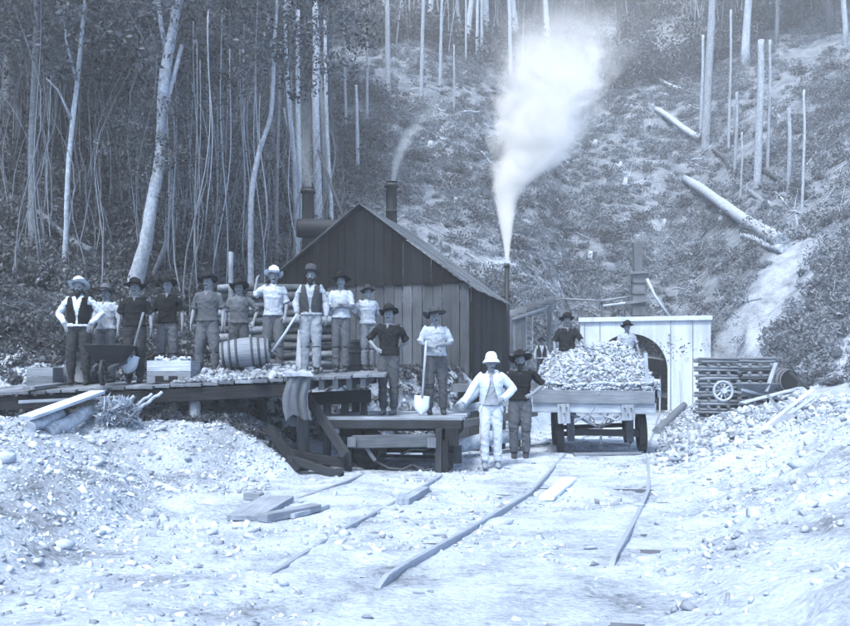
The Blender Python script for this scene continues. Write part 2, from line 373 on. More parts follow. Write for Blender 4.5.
# ------------------------------------------------------------------ railway tracks
def xt(u, v): return W(u, v)
def make_track(label, uc, v0, v1, gauge, left, right, zoff=.0):
    t = empty('railway_track', W(uc, v0)); T = t.location
    tag(t, label, 'track')
    def rail(pts):
        mb = MB(); hb = MB(); P3 = []; Lp = [Vector(p).to_2d() if False else p for p in pts]; pts = [((1-k/5)*a[0]+k/5*b[0], (1-k/5)*a[1]+k/5*b[1]) for a, b in zip(Lp[:-1], Lp[1:]) for k in range(5)]+[Lp[-1]]
        for p in pts: P3.append(Vector((p[0], p[1], max(float(H(p[0], p[1], False)), 0)*.6-.045+zoff)))
        P3[-1].z -= .09; P3[-2].z -= .035
        for a, b in zip(P3[:-1], P3[1:]):
            e = (b-a).normalized()*.004
            mb.beam(a+Vector((0, 0, .035))-T-e, b+Vector((0, 0, .035))-T+e, .02, .07, r=0); mb.beam(a+Vector((0, 0, .08))-T-e, b+Vector((0, 0, .08))-T+e, .042, .022, r=0)
            hb.beam(a+Vector((0, 0, -.006))-T-e, b+Vector((0, 0, -.006))-T+e, .075, .012, r=0)
        r = mb.build('rail', STEEL, t, .004); hb.build('rail_foot', RUST, r)
    rail(left); rail(right)
    v = v0
    while v < v1:
        if random.random() < .75:
            a = W(uc-gauge/2-.4+random.uniform(-.1, .1), v); b = W(uc+gauge/2+.4, v+random.uniform(-.06, .06)); zz = random.choice([-.118, -.105, -.098, -.09])
            MB().beam(a+Vector((0, 0, zz+hz(*a[:2])*.3))-T, b+Vector((0, 0, zz+hz(*b[:2])*.3))-T, .2, .14, jit=.012).build('sleeper', wood(.22), t)
        v += .8
    return t
def gp(px, py, z=.09):  # point on the level track bed
    Y = (CH-z)*F/(py-HZ); return ((px-425)/F*Y, Y)
ml = [tuple(W(UC-.76, v)[:2]) for v in (46, 36, 26, 19)]+[gp(562, 456), gp(545, 473), gp(528, 489), gp(470, 522), gp(406, 556), gp(372, 577)]
mr = [tuple(W(UC+.70, v)[:2]) for v in (46, 36, 26, 19)]+[gp(646, 450), gp(649, 470), gp(648, 486), gp(636, 512), gp(620, 539), gp(610, 556)]
make_track('main line of pale rails running from the foreground under the loaded wagon into the tunnel', UC, 4.5, 44, 1.46, ml, mr)
ll = [tuple(W(UL-.73, 16.6)[:2]), gp(348, 475), gp(300, 491), gp(226, 515)]
lr = [tuple(W(UL+.73, 16.6)[:2]), gp(446, 468), gp(389, 498), gp(340, 522), gp(281, 557), gp(262, 567)]
make_track('siding of half buried rails coming from the left foreground to the empty flat wagon', UL, 5, 16.5, 1.46, ll, lr, -.022)

# ------------------------------------------------------------------ gravel and boulders
def bankmask(x, y):
    u = x*c_-y*s_; l = np.clip((toeX(y)+.4-x)/.8, 0, 1); r = np.clip((u-UC-1.0)/.7, 0, 1); return np.clip(l+r+.8*((x < -2.0) & (y > 10.5)), 0, 1)
x, y, z = scatter(80000, -8, 10, 5, 22, lambda x, y: (.26*(fbm(x*.6, y*.6, 3, 71) > .12)+.03+bankmask(x, y)*np.where((x > 2) & (y < 15), .45, 1)*(.35+.65*(fbm(x*.8, y*.8, 2, 40) > -.1)))*np.where(y > 15.8, np.where(x < toeX(y)-1.0, .0, 1), 1))
tag(rocks('gravel', np.stack([x, y, z], -1), np.minimum(rng.gamma(1.6, .011, len(x))+.008, .075), rockm(.46)), 'loose pale gravel and broken stone strewn over the banks and track bed', 'gravel', kind='stuff')
x, y, z = scatter(11000, 3, 11, 14, 36, lambda x, y: (x*c_-y*s_ > UC+.9)*(x*c_-y*s_ < 3.4)*1.)
tag(rocks('spoil_rubble', np.stack([x, y, z+.02], -1), np.minimum(rng.gamma(2., .024, len(x))+.018, .15), rockm(.38)), 'heaped quarried rubble on the bank right of the main line', 'rubble', kind='stuff')
# larger stones one can count
BT = []
for i, (tv, tf) in enumerate(RT2):
    BT.append(np_mesh('boulder', tv, T=tf, rnd=rng.uniform(-.2, .2, len(tf)), mats=(rockm(.45),)))
def boulder(p, s, label, group):
    o = bpy.data.objects.new('boulder', random.choice(BT)); COL.objects.link(o); o.location = p; o.scale = (s, s*random.uniform(.7, 1), s*random.uniform(.6, 1)); o.rotation_euler = (random.uniform(-.4, .4), random.uniform(-.4, .4), random.uniform(0, 6)); return tag(o, label, 'boulder', group)
n = 0
while n < 70:
    Y = random.uniform(6.5, 15); X0 = random.uniform(-5, 5); t = float(toeX(Y))
    if n < 45:
        X0 = t-random.uniform(-.3, 2.4); lab, g = 'pale angular stone lying on the left gravel bank below the staging', 'stones on the left bank'
    else:
        X0 = W(UC, Y).x+random.uniform(1.7, 3.6); lab, g = 'pale angular stone lying on the bright spoil bank right of the main line', 'stones on the right bank'
    boulder((X0, Y, hz(X0, Y)+.01), random.uniform(.06, .13), lab, g); n += 1
for px, py, s in [(400, 492, .16), (425, 487, .12), (640, 505, .07), (505, 520, .1), (335, 492, .06), (300, 500, .06), (488, 455, .09), (530, 500, .05), (665, 452, .12), (687, 470, .1), (655, 490, .06), (715, 455, .14), (735, 440, .12), (460, 505, .07), (540, 535, .06), (440, 530, .08), (590, 545, .06), (350, 545, .08), (210, 530, .09), (250, 535, .07)]:
    x0, y0 = gp(px, py, .04); boulder((x0, y0, hz(x0, y0)+.01), s, 'pale loose stone lying on the trodden ground between and beside the rails', 'stones between the rails')

# ------------------------------------------------------------------ tunnel portal
def portal():
    t = empty('tunnel_portal', W(-1.03, VP_)); T = t.location
    tag(t, 'whitewashed tunnel portal wall with tall joints and a dark horseshoe arch', 'tunnel')
    ar, ac, az_ = -1.59, 1.45, 1.72      # arch centre u, radius, springing
    u0, u1, top = -3.57, 1.5, 3.66
    pts = [(ar-ac, 0-.2)]+[(ar-ac*math.cos(a), az_+ac*math.sin(a)) for a in np.linspace(0, math.pi, 25)]+[(ar+ac, -.2)]
    mb = MB(); th = .45
    def q(a, b, c, d): 
        i = len(mb.v); mb.v += [a, b, c, d]; mb.face([i, i+1, i+2, i+3], [(0, 0), (1, 0), (1, 1), (0, 1)], 0)
    f = lambda u, z, dv=0: W(u, VP_-.08+dv, z)-T
    n = len(pts)
    for k in (0, th):
        for i in range(n-1):
            (a, za), (b, zb) = pts[i], pts[i+1]
            if b > a: q(f(a, za, k), f(b, zb, k), f(b, top, k), f(a, top, k))
        q(f(u0, -.2, k), f(pts[0][0], -.2, k), f(pts[0][0], top, k), f(u0, top, k)); q(f(pts[-1][0], -.2, k), f(u1, -.2, k), f(u1, top, k), f(pts[-1][0], top, k))
    q(f(u0, -.2), f(u0, top), f(u0, top, th), f(u0, -.2, th)); q(f(u1, -.2), f(u1, top), f(u1, top, th), f(u1, -.2, th)); q(f(u0, top), f(u1, top), f(u1, top, th), f(u0, top, th))
    WH = M('whitewash', .58, var=.2, scale=1.5, bump=.3, rv=.12, fine=.5, stretch=(3.5, 3.5, .35))
    mb.build('wall', WH, t)
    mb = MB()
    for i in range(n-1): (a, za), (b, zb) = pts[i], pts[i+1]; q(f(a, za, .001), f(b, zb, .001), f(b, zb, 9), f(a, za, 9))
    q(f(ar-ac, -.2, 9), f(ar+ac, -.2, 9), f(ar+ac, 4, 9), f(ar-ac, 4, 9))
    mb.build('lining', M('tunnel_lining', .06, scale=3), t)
    mb = MB()
    for i in range(n-1): (a, za), (b, zb) = pts[i], pts[i+1]; k0 = 1.06; g = lambda u, z: (ar+(u-ar)*k0, az_+(z-az_)*k0 if z > az_ else z)
    m2 = MB().beam(f(u0-.06, top+.09, .18), f(u1+.06, top+.09, .18), .58, .18, r=0); m2.build('coping', WH, t, .01)
    for pu in (-2.78, -.02, .82, -3.4):
        MB().beam(f(pu, .0, -.012), f(pu, top-.01, -.012), .035, .03, up=(0, 1, 0), r=-.5).build('joint_batten', M('portal_joint', .32, bump=0), t)
portal()

# ------------------------------------------------------------------ shed
def shed():
    t = empty('engine_shed', (1.0, 20, 0)); T = t.location; tag(t, 'tall gabled shed of dark weathered vertical boards behind the row of men', 'shed')
    g = 1.35; Wd = 5.14; he = 3.47; ha = 5.38; Ls = 4.2
    f = lambda s, z, d=0: Vector((1-c_*s+s_*d, 20+s_*s+c_*d, z))-T
    mb = MB(); s = .02; rr = lambda s: he+(ha-he)*(1-abs(s-Wd/2)/(Wd/2))
    while s < Wd-.04:
        w = random.uniform(.17, .26); e = min(s+w, Wd); m = (s+e)/2; o = random.choice([-.012, 0, .01]); zb = 3.52+random.uniform(-.02, .02)
        lo = 3.50 if rr(m) > 3.5 else rr(m)
        i = len(mb.v); dd = -.02+o; r = random.uniform(-1, .6)
        # board with sloping head
        a, b = s+.006, e-.006; vv = [f(a, zb, dd), f(b, zb, dd), f(b, max(rr(b)-.04, zb+.02), dd), f(a, max(rr(a)-.04, zb+.02), dd)]
        vv += [q+Vector((s_*.03, c_*.03, 0)) for q in vv]; mb.v += vv; ro = random.random()*30; L = rr(m)-zb
        mb.face([i, i+1, i+2, i+3], [(ro, ro), (ro, ro+w), (ro+L, ro+w), (ro+L, ro)], r)
        for k in range(4): k2 = (k+1) % 4; mb.face([i+k2, i+k, i+4+k, i+4+k2], [(ro, 0), (ro, .03), (ro+1, .03), (ro+1, 0)], r)
        s = e
    mb.build('gable_boards', wood(.045, 'g'), t)
    mb = MB(); s = .02
    while s < Wd-.04:
        w = random.uniform(.18, .27); e = min(s+w, Wd); r = random.uniform(-.9, .9); m = (s+e)/2
        mb.beam(f(m, g+random.uniform(-.05, .1), .035+random.uniform(-.01, .01)), f(m+random.uniform(-.01, .01), 3.56, .035), e-s-random.uniform(.008, .03), .025, up=(s_, c_, 0), r=r); s = e
    mb.build('wall_boards', wood(.18, 's'), t)
    mb = MB(); d = .05
    while d < Ls:
        w = random.uniform(.17, .26); mb.beam(f(0-.03+random.uniform(-.01, .01), g, d+w/2), f(-.03, he-.03, d+w/2), w-random.uniform(.01, .03), .025, up=(c_, -s_, 0)); d += w
    mb.build('side_boards', wood(.06, 'd'), t)
    mb = MB()
    mb.beam(f(Wd-.02, g, .1), f(Wd-.02, he, .1), .1, .1).beam(f(.06, g, .1), f(.06, he-.05, .1), .1, .1)
    mb.beam(f(0.05, 3.45, .13), f(Wd, 3.45, .13), .1, .1); mb.build('frame', wood(.05), t)
    for sg in (0, 1):
        mb = MB(); nb = 9
        e0 = (-.22 if not sg else Wd+.22); ez = he-.22*(ha-he)/(Wd/2)
        for k in range(nb):
            d0 = -.12+k*(Ls+.3)/nb; d1 = d0+(Ls+.3)/nb+.02; lift = .02+.012*(k % 2)
            mb.beam(f(e0, ez+lift, (d0+d1)/2), f(Wd/2, ha+lift, (d0+d1)/2), d1-d0, .02, r=random.uniform(-.5, .5))
        mb.build('roof', wood(.22, 'r'), t)
    # dark interior back wall so that gaps stay dark
    mb = MB().beam(f(Wd/2, g, Ls-.05), f(Wd/2, he, Ls-.05), Wd-.1, .03, up=(s_, c_, 0)); mb.beam(f(Wd-.02, g, Ls/2), f(Wd-.02, he, Ls/2), Ls-.1, .03, up=(c_, -s_, 0)); mb.build('back_boards', wood(.10, 'b'), t)
shed()
def chimney(px, py_top, px_w, Y, base, label):
    top = P(px, py_top, Y); r = px_w/2/F*Y; b = Vector((top.x, top.y, base)); t = empty('chimney', b); tag(t, label, 'chimney', None)
    mb = MB(); h = top.z-base; prof = []; k = 0.
    while k < h: prof += [(r, k), (r, min(k+.88, h)), (r+.015, min(k+.89, h)), (r+.015, min(k+.93, h)), (r, min(k+.94, h))]; k += .95
    prof += [(r, h), (r-.03, h), (r-.03, h-.8), (.01, h-.8)]; mb.lathe(prof, 20); mb.build('flue', M('flue_iron', .04, rough=.7, var=.4, scale=3, bump=.2, stretch=(2, 2, .6)), t)
    MB().lathe([(r+.05, h-.16), (r+.05, h-.06), (r+.005, h-.06), (r+.005, h-.16)], 20, closed=True).build('rim', ironm(.1), t)
    return t
chimney(308, 188, 12, 27.5, 1.5, 'tall dark iron chimney left of the shed roof, wreathed in faint smoke')
chimney(391.5, 182, 11, 26, 1.5, 'shorter dark iron chimney rising behind the right slope of the shed roof')
# boiler drum behind the left slope
t = MB(); c = P(328, 229, 26); t.lathe([(.02, -.9), (.24, -.9), (.27, -.85), (.27, .85), (.24, .9), (.02, .9)], 18, c=(0, 0, 0), axis=(1, .15, 0)); o = t.build('drum', ironm(.1)); o.location = c; tag(o, 'dark iron drum lying behind the left slope of the shed roof', 'drum')
sd = MB(); sd.beam((-.5, 0, -2.2), (-.5, 0, -.25), .14, .14).beam((.5, 0, -2.2), (.5, 0, -.25), .14, .14).beam((-.7, 0, -.3), (.7, 0, -.3), .16, .14); o = sd.build('trestle', wood(.16)); o.location = c; tag(o, 'timber trestle carrying the iron drum behind the shed', 'trestle')
# stay pole
a = P(318, 150, 30); b = P(345, 222, 28); o = MB().tube([Vector(), b-a], [.045, .06], 8).build('stay_pole', BARKD); o.location = a; tag(o, 'slanting dark pole leaning between the iron chimney and the shed ridge', 'pole')
# steam pipe
b = P(507, 345, 24.5); b.z = hz(b.x, b.y); tp = P(507, 264, 24.5); t = empty('steam_pipe', b); tag(t, 'thin upright iron steam pipe beside the shed, blowing off a white plume', 'pipe')
MB().tube([(0, 0, 0), (0, 0, tp.z-b.z)], [.075, .065], 12).build('pipe', ironm(.07), t)
MB().tube([(-.28, 0, tp.z-b.z-.9), (.1, 0, tp.z-b.z-.88)], [.04, .04], 10).build('branch', ironm(.07), t)
MB().lathe([(.09, 0), (.09, .05), (.066, .05), (.066, 0)], 14, c=(0, 0, tp.z-b.z-.08), closed=True).build('collar', ironm(.08), t)
PIPE_TOP = tp

# lean-to beside the shed
def leanto():
    Y = 27.; t = empty('lean_to', P(525, 350, Y)); T = t.location; tag(t, 'small open lean-to with a sloping pole roof right of the shed', 'lean-to')
    R = lambda px, py, dy=0: P(px, py, Y+dy)-T
    MB().beam(R(549.5, 350), R(549.5, 306), .11, .11).build('post', wood(.2), t); MB().beam(R(510, 350), R(510, 318), .11, .11).build('post', wood(.2), t)
    MB().tube([R(500, 324), R(556, 305)], [.06, .05], 8).build('roof_pole', wood(.25), t)
    m = MB()
    for k in range(6): m.beam(R(505+k*9, 321-k*3-1.5, .1), R(505+k*9, 313-k*3, 1.6), .3, .03)
    m.build('roof', wood(.18), t)
    m = MB()
    for k in range(3): m.beam(R(512.5+k*6, 350, .05), R(512.5+k*6, 320-k*2, .05), .165, .025, up=(0, 1, 0))
    m.build('wall_boards', wood(.24), t)
leanto()
t = empty('ladder', P(529.5, 350, 26.6)); T = t.location; tag(t, 'short narrow ladder standing against the lean-to boards', 'ladder')
for px in (526.5, 532.5): MB().beam(P(px, 350, 26.6)-T, P(px, 316, 26.75)-T, .04, .04).build('stile', wood(.35), t)
for k in range(6): MB().beam(P(526.5, 346-k*5, 26.62)-T, P(532.5, 346-k*5, 26.62)-T, .03, .03).build('rung', wood(.35), t)

# pole rails across the slope behind the lean-to
t = empty('pole_fence', P(575, 302, 36)); T = t.location; tag(t, 'rough pole rail running level across the scrub above the lean-to', 'fence')
pr = [(498, 303), (530, 300), (566, 299), (602, 301), (634, 296)]
for a, b in zip(pr[:-1], pr[1:]): MB().tube([P(a[0]-1, a[1], 38.6)-T, P(b[0]+1, b[1], 38.6)-T], [.05, .045], 7).build('rail', wood(.3), t)
MB().tube([P(603, 306, 38.4)-T, P(648, 300.5, 38.4)-T], [.06, .06], 7).build('rail', wood(.42), t)
for q in (505, 528, 540, 566, 602, 632):
    y0 = np.interp(q, [a for a, _ in pr], [b for _, b in pr]); a = P(q, y0, 38.7); zz = hz(a.x, a.y); MB().beam((a.x-T.x, a.y-T.y, min(zz, a.z-.4)-T.z), a+Vector((0, 0, .08))-T, .09, .09).build('post', wood(.25), t)

# timber tower
def tower():
    Y = 38.2; b = P(639, 325, Y); t = empty('timber_tower', b); T = t.location; tag(t, 'tall squared timber post of stacked baulks with cross pieces above the tunnel portal', 'tower')
    R = lambda px, py, dy=0: P(px, py, Y+dy)-T
    MB().beam(R(638, 330), R(638.5, 272), .56, .4, up=(0, 1, 0)).build('lower_shaft', wood(.24), t, .02); MB().beam(R(638, 272), R(637, 243), .36, .34, up=(0, 1, 0)).build('upper_shaft', wood(.3), t, .02)
    MB().beam(R(629, 273, -.27), R(648, 272, -.27), .12, .1).build('cross_piece', wood(.2), t); MB().beam(R(626, 303, -.27), R(650, 300, -.27), .12, .12).build('cross_piece', wood(.4), t)
    MB().beam(R(645.5, 330, -.05), R(646, 276, -.05), .1, .1).build('side_rail', wood(.4), t); MB().beam(R(622, 283, -.1), R(630, 275, -.1), .08, .08).build('short_strut', wood(.3), t)
    for k in range(4): MB().beam(R(631.2, 283+k*11, -.215), R(645, 283+k*11, -.215), .05, .035).build('band', wood(.1), t)
    MB().tube([R(647, 279, -.3), R(655, 296, -.5), R(671, 319, -1.)], [.07, .06, .07], 7).build('brace', BARKP, t)
tower()

# ------------------------------------------------------------------ haze, steam, smoke
def vol_obj(name, curve, mat, label, cat, seg=24, big=1.35):
    """curve: [(x,y,z,r)] ; hull a little wider than the plume"""
    o0 = Vector(curve[0][:3]); mb = MB(); mb.tube([Vector(c[:3])-o0 for c in curve], [c[3]*big for c in curve], seg)
    o = mb.build(name, mat); o.location = o0; tag(o, label, cat, kind='stuff'); return o
def plume_mat(name, curve, dens, nscale, fade0, fade1, col=(.93, .97, 1.0), emis=0):
    m = bpy.data.materials.new(name); m.use_nodes = True; nt = m.node_tree; N = nt.nodes; L = nt.links; N.remove(N['Principled BSDF'])
    o0 = curve[0]; tc = N.new('ShaderNodeTexCoord'); sp = N.new('ShaderNodeSeparateXYZ'); H_ = curve[-1][2]-o0[2]
    wn = N.new('ShaderNodeTexNoise'); wn.inputs['Scale'].default_value = nscale*.6; wn.inputs['Detail'].default_value = 2; L.new(tc.outputs['Object'], wn.inputs['Vector'])
    L.new(tc.outputs['Object'], sp.inputs[0])
    def mth(op, a, b=None, c=None):
        n = N.new('ShaderNodeMath'); n.operation = op
        for i, q in enumerate((a, b, c)):
            if q is None: continue
            if isinstance(q, (int, float)): n.inputs[i].default_value = q
            else: L.new(q, n.inputs[i])
        return n.outputs[0]
    zt = mth('DIVIDE', sp.outputs[2], H_)
    def fc(vals, lo, hi):
        r = N.new('ShaderNodeValToRGB'); L.new(zt, r.inputs[0]); e = r.color_ramp.elements; r.color_ramp.interpolation = 'LINEAR'
        pts = [((c[2]-o0[2])/H_, (v-lo)/(hi-lo)) for c, v in zip(curve, vals)]
        e[0].position = pts[0][0]; e[0].color = (pts[0][1],)*3+(1,); e[1].position = pts[-1][0]; e[1].color = (pts[-1][1],)*3+(1,)
        for p, v in pts[1:-1]: q = e.new(p); q.color = (v, v, v, 1)
        return mth('MULTIPLY_ADD', r.outputs[0], hi-lo, lo)
    xs = [c[0]-o0[0] for c in curve]; ys = [c[1]-o0[1] for c in curve]; rs = [c[3] for c in curve]
    cx = fc(xs, min(xs)-.01, max(xs)+.01); R = fc(rs, 0, max(rs))
    dx = mth('SUBTRACT', sp.outputs[0], cx); dy = sp.outputs[1]
    rr = mth('DIVIDE', mth('SQRT', mth('ADD', mth('MULTIPLY', dx, dx), mth('MULTIPLY', dy, dy))), R)
    nz = N.new('ShaderNodeTexNoise'); nz.inputs['Scale'].default_value = nscale; nz.inputs['Detail'].default_value = 7; nz.inputs['Roughness'].default_value = .62; nz.inputs['Distortion'].default_value = .6; L.new(tc.outputs['Object'], nz.inputs['Vector'])
    amp = mth('MULTIPLY', mth('MINIMUM', mth('MULTIPLY', zt, 2.0), 1), 2.2)
    e = mth('ADD', rr, mth('MULTIPLY', mth('SUBTRACT', nz.outputs[0], .5), amp))
    mr = N.new('ShaderNodeMapRange'); mr.interpolation_type = 'SMOOTHSTEP'; L.new(e, mr.inputs[0]); mr.inputs[1].default_value = 1.05; mr.inputs[2].default_value = .25; mr.inputs[3].default_value = 0; mr.inputs[4].default_value = 1
    ft = N.new('ShaderNodeMapRange'); ft.interpolation_type = 'SMOOTHSTEP'; L.new(zt, ft.inputs[0]); ft.inputs[1].default_value = fade0; ft.inputs[2].default_value = fade1; ft.inputs[3].default_value = 1; ft.inputs[4].default_value = 0
    thin = mth('DIVIDE', dens, mth('MAXIMUM', R, .12))
    d = mth('MULTIPLY', mth('MULTIPLY', mr.outputs[0], ft.outputs[0]), thin)
    pv = N.new('ShaderNodeVolumePrincipled'); pv.inputs['Color'].default_value = (*col, 1); pv.inputs['Anisotropy'].default_value = .0; L.new(d, pv.inputs['Density'])
    L.new(pv.outputs[0], N['Material Output'].inputs['Volume']); return m
def cur(Y, rows, z=None): return [(*P(a, b, Y), r/F*Y) for a, b, r in rows]
cv = cur(24.5, [(507, 263, 1.6), (507, 245, 4), (506.5, 225, 7.5), (506, 203, 12), (508.5, 188, 17.5), (522, 171, 30), (533, 152, 42), (540, 128, 50), (547, 98, 58), (554, 68, 66), (562, 38, 74), (571, 5, 80), (580, -30, 84)])
vol_obj('steam', cv, plume_mat('steam_vapour', cv, 6.5, 1.15, .16, .93), 'bright white jet of steam rising from the upright pipe and spreading over the hillside', 'steam')
cv = cur(27.5, [(308, 188, 5), (307, 175, 8), (303, 150, 12), (301, 120, 17), (303, 80, 24)])
vol_obj('smoke', cv, plume_mat('chimney_smoke', cv, .25, 1.2, .2, 1.0, col=(.78, .9, 1)), 'faint pale smoke drifting up from the left iron chimney', 'smoke')
cv = cur(30, [(393, 181, 3), (397, 160, 6), (408, 135, 9), (428, 112, 13), (455, 98, 18), (480, 90, 22)])
vol_obj('smoke', cv, plume_mat('wisp_smoke', cv, .40, 1.4, .3, 1.0, col=(.78, .9, 1)), 'thin smoke curling rightwards above the right iron chimney', 'smoke')
def haze():
    m = bpy.data.materials.new('haze_air'); m.use_nodes = True; N = m.node_tree.nodes; N.remove(N['Principled BSDF'])
    pv = N.new('ShaderNodeVolumePrincipled'); pv.inputs['Color'].default_value = (.9, .96, 1, 1); pv.inputs['Density'].default_value = HAZE_D; pv.inputs['Anisotropy'].default_value = .2
    m.node_tree.links.new(pv.outputs[0], N['Material Output'].inputs['Volume'])
    mb = MB(); x0, x1, y0, y1, z0, z1 = -190, 235, -90, 250, -3, 125
    mb.v = [Vector(p) for p in ((x0, y0, z0), (x1, y0, z0), (x1, y1, z0), (x0, y1, z0), (x0, y0, z1), (x1, y0, z1), (x1, y1, z1), (x0, y1, z1))]
    for f in ([3, 2, 1, 0], [4, 5, 6, 7], [0, 1, 5, 4], [1, 2, 6, 5], [2, 3, 7, 6], [3, 0, 4, 7]): mb.face(f, [(0, 0)]*4, 0)
    o = mb.build('haze', m); tag(o, 'thin pale haze hanging over the valley', 'haze', kind='stuff')
HAZE_D = .0024
haze()
# ------------------------------------------------------------------ vegetation
def azof(x, y): return 425+F*x/np.maximum(y, 3)
def corridor(x, y):
    u = x*c_-y*s_; v = x*s_+y*c_; return (u > -4.6) & (u < 2.6) & (v < VP_+.3)
def dirtat(x, y):
    p = np.zeros_like(x)
    for q in PATHS: p = np.maximum(p, np.exp(-(dseg(x, y, q)/1.1)**2))
    return np.maximum(p*.35, .93*np.exp(-(dseg(x, y, [(ax, ay), (bx, by)])/1.8)**4))
def vegpts(n, az0, az1, Y0, Y1, dens=None, pw=1.):
    Y = Y0+(Y1-Y0)*rng.uniform(0, 1, n)**pw; a = rng.uniform(az0, az1, n); x = (a-425)/F*Y
    k = ~corridor(x, Y) & (rng.uniform(size=n) > dirtat(x, Y))
    if dens is not None: k &= rng.uniform(size=n) < dens(x, Y, a)
    x, Y = x[k], Y[k]; return x, Y, H(x, Y)
edge = lambda a: np.interp(a, [0, 280, 330, 420, 520], [0, 0, 8, 16, 40])
# forest undergrowth on the left slope: dense, down to the bench
forest = lambda x, Y, a: (H(x, Y, False) > 1.6)*np.where(a < 300, 1., np.clip(1-(a-300)/90, 0, 1))
x, Y, z = vegpts(4200, -120, 400, 16.5, 60, forest, 1.3)
r = rng.uniform(.3, .8, len(x))*np.interp(Y, [16, 24, 60], [.45, .9, 1.7]); k = Y < 32
tag(leaf_obj('undergrowth', np.stack([x, Y, z+r*.5], -1)[k], r[k], 230, .046, LEAFD), 'dense dark leafy undergrowth covering the forest slope behind the left group of men', 'undergrowth', kind='stuff')
k = ~k; tag(leaf_obj('undergrowth', np.stack([x, Y, z+r*.5], -1)[k], r[k], 130, .10, LEAFD), 'dark leafy undergrowth higher up the forest slope on the left', 'undergrowth', kind='stuff')
# cleared slope: low scrub
clear = lambda x, Y, a: np.clip((a-300)/60, 0, 1)*np.clip(.8+1.3*fbm(x*.18, Y*.18, 3, 21), .15, 1)
x, Y, z = vegpts(9000, 290, 900, 27, 80, clear, 1.1)
r = rng.uniform(.22, .62, len(x))*(1+.5*(rng.uniform(size=len(x)) > .93))
tag(leaf_obj('scrub', np.stack([x, Y, z+r*.25], -1), r, 105, .05, LEAFL, flat=.6, asp=3.2), 'low grey scrub and regrowth over the cleared hillside above the tunnel', 'scrub', kind='stuff')
# wood on the upper slope
x, Y, z = vegpts(2600, -60, 960, 74, 150, None, 1.2)
r = rng.uniform(1., 2.6, len(x)); tag(leaf_obj('wood_floor', np.stack([x, Y, z+r*.6], -1), r, 150, .15, LEAFM), 'hazy mass of brush beneath the trees along the top of the clearing', 'brush', kind='stuff')
# bushes on the right bank
x, Y, z = vegpts(900, 742, 1000, 21, 34, lambda x, Y, a: (a > 742+(Y-26)*4)*np.clip(.75+1.4*fbm(x*.5, Y*.5, 2, 33), 0, 1)*(H(x, Y, False) > 1.15))
r = rng.uniform(.15, .42, len(x)); tag(leaf_obj('bracken', np.stack([x, Y, z+r*.3], -1), r, 90, .055, LEAFL, asp=3), 'bracken and low bushes growing over the bank above the billet stack', 'bracken', kind='stuff')
# leaf litter and tufts along the bench behind the men
x = rng.uniform(-9, 3, 2600); Y = rng.uniform(15.2, 20, 2600); k = (x < toeX(Y)-.1) & (x < .8); x, Y = x[k], Y[k]; z = H(x, Y)
r = rng.uniform(.08, .22, len(x)); tag(leaf_obj('weeds', np.stack([x, Y, z+r*.3], -1), r, 26, .05, LEAFM, flat=.5), 'trampled weeds and leaf litter along the bench between the staging and the shed', 'weeds', kind='stuff')
# brushwood sticks
def sticks(n, az0, az1, Y0, Y1, L, R, name, label, mat, dens=None):
    x, Y, z = vegpts(n, az0, az1, Y0, Y1, dens); m = len(x); V = []; Q = []
    a = rng.uniform(0, 6.28, m); ln = rng.uniform(.3, 1, m)*L; dx = np.cos(a)*ln; dy = np.sin(a)*ln
    z1 = H(x+dx, Y+dy)+rng.uniform(.02, .5, m)*ln*.6; p0 = np.stack([x, Y, z+.1], -1); p1 = np.stack([x+dx, Y+dy, z1], -1)
    d = p1-p0; d /= np.linalg.norm(d, axis=1)[:, None]; up = np.tile([0, 0, 1.], (m, 1)); sd = np.cross(d, up); sd /= np.linalg.norm(sd, axis=1)[:, None]+1e-6; u2 = np.cross(sd, d)
    rr = (rng.uniform(.4, 1, m)*R)[:, None]; vs = []
    for p, k in ((p0, 1.), (p1, .5)):
        for t in (0, 2.09, 4.19): vs.append(p+sd*rr*k*math.cos(t)+u2*rr*k*math.sin(t))
    V = np.stack(vs, 1).reshape(-1, 3); b = (np.arange(m)*6)[:, None]
    Q = np.concatenate([b+np.array([[i, (i+1) % 3, 3+(i+1) % 3, 3+i]]) for i in range(3)]); rn = np.tile(rng.uniform(-1, 1, m), 3)
    return tag(np_obj(name, V, Q=Q, rnd=rn, mats=(mat,)), label, 'sticks', kind='stuff')
sticks(2600, 300, 900, 28, 85, 1.6, .035, 'brushwood', 'pale felled sticks and branches littering the cleared hillside', BARKP)
sticks(1500, -60, 320, 17, 40, 2.0, .018, 'dead_wood', 'thin dead sticks and fallen branches in the forest undergrowth', BARKM, lambda x, Y, a: H(x, Y, False) > 1.6)

def stems(n, az0, az1, Y0, Y1, hmin, hmax, R, name, label, mat, dens=None, wob=.05):
    x, Y, z = vegpts(n, az0, az1, Y0, Y1, dens); m = len(x); K = 7; h = rng.uniform(hmin, hmax, m); ph = rng.uniform(0, 6.28, (2, m)); ln = rng.normal(0, .09, (2, m)); rr = R*rng.uniform(.45, 1, m); vs = []
    for k in range(K+1):
        t = k/K; cx_ = x+h*(ln[0]*t+wob*t*np.sin(ph[0]+t*6)); cy_ = Y+h*(ln[1]*t); r = rr*(1-.75*t)
        for a in (0, 2.09, 4.19): vs.append(np.stack([cx_+r*math.cos(a), cy_+r*math.sin(a), z-.1+h*t], -1))
    V = np.stack(vs, 1).reshape(-1, 3); b = (np.arange(m)*3*(K+1))[:, None]; Q = np.concatenate([b+np.array([[k*3+i, k*3+(i+1) % 3, k*3+3+(i+1) % 3, k*3+3+i]]) for k in range(K) for i in range(3)])
    return tag(np_obj(name, V, Q=Q, rnd=np.tile(rng.uniform(-1, 1, m), 3*K), mats=(mat,), smooth=True), label, 'stems', kind='stuff')
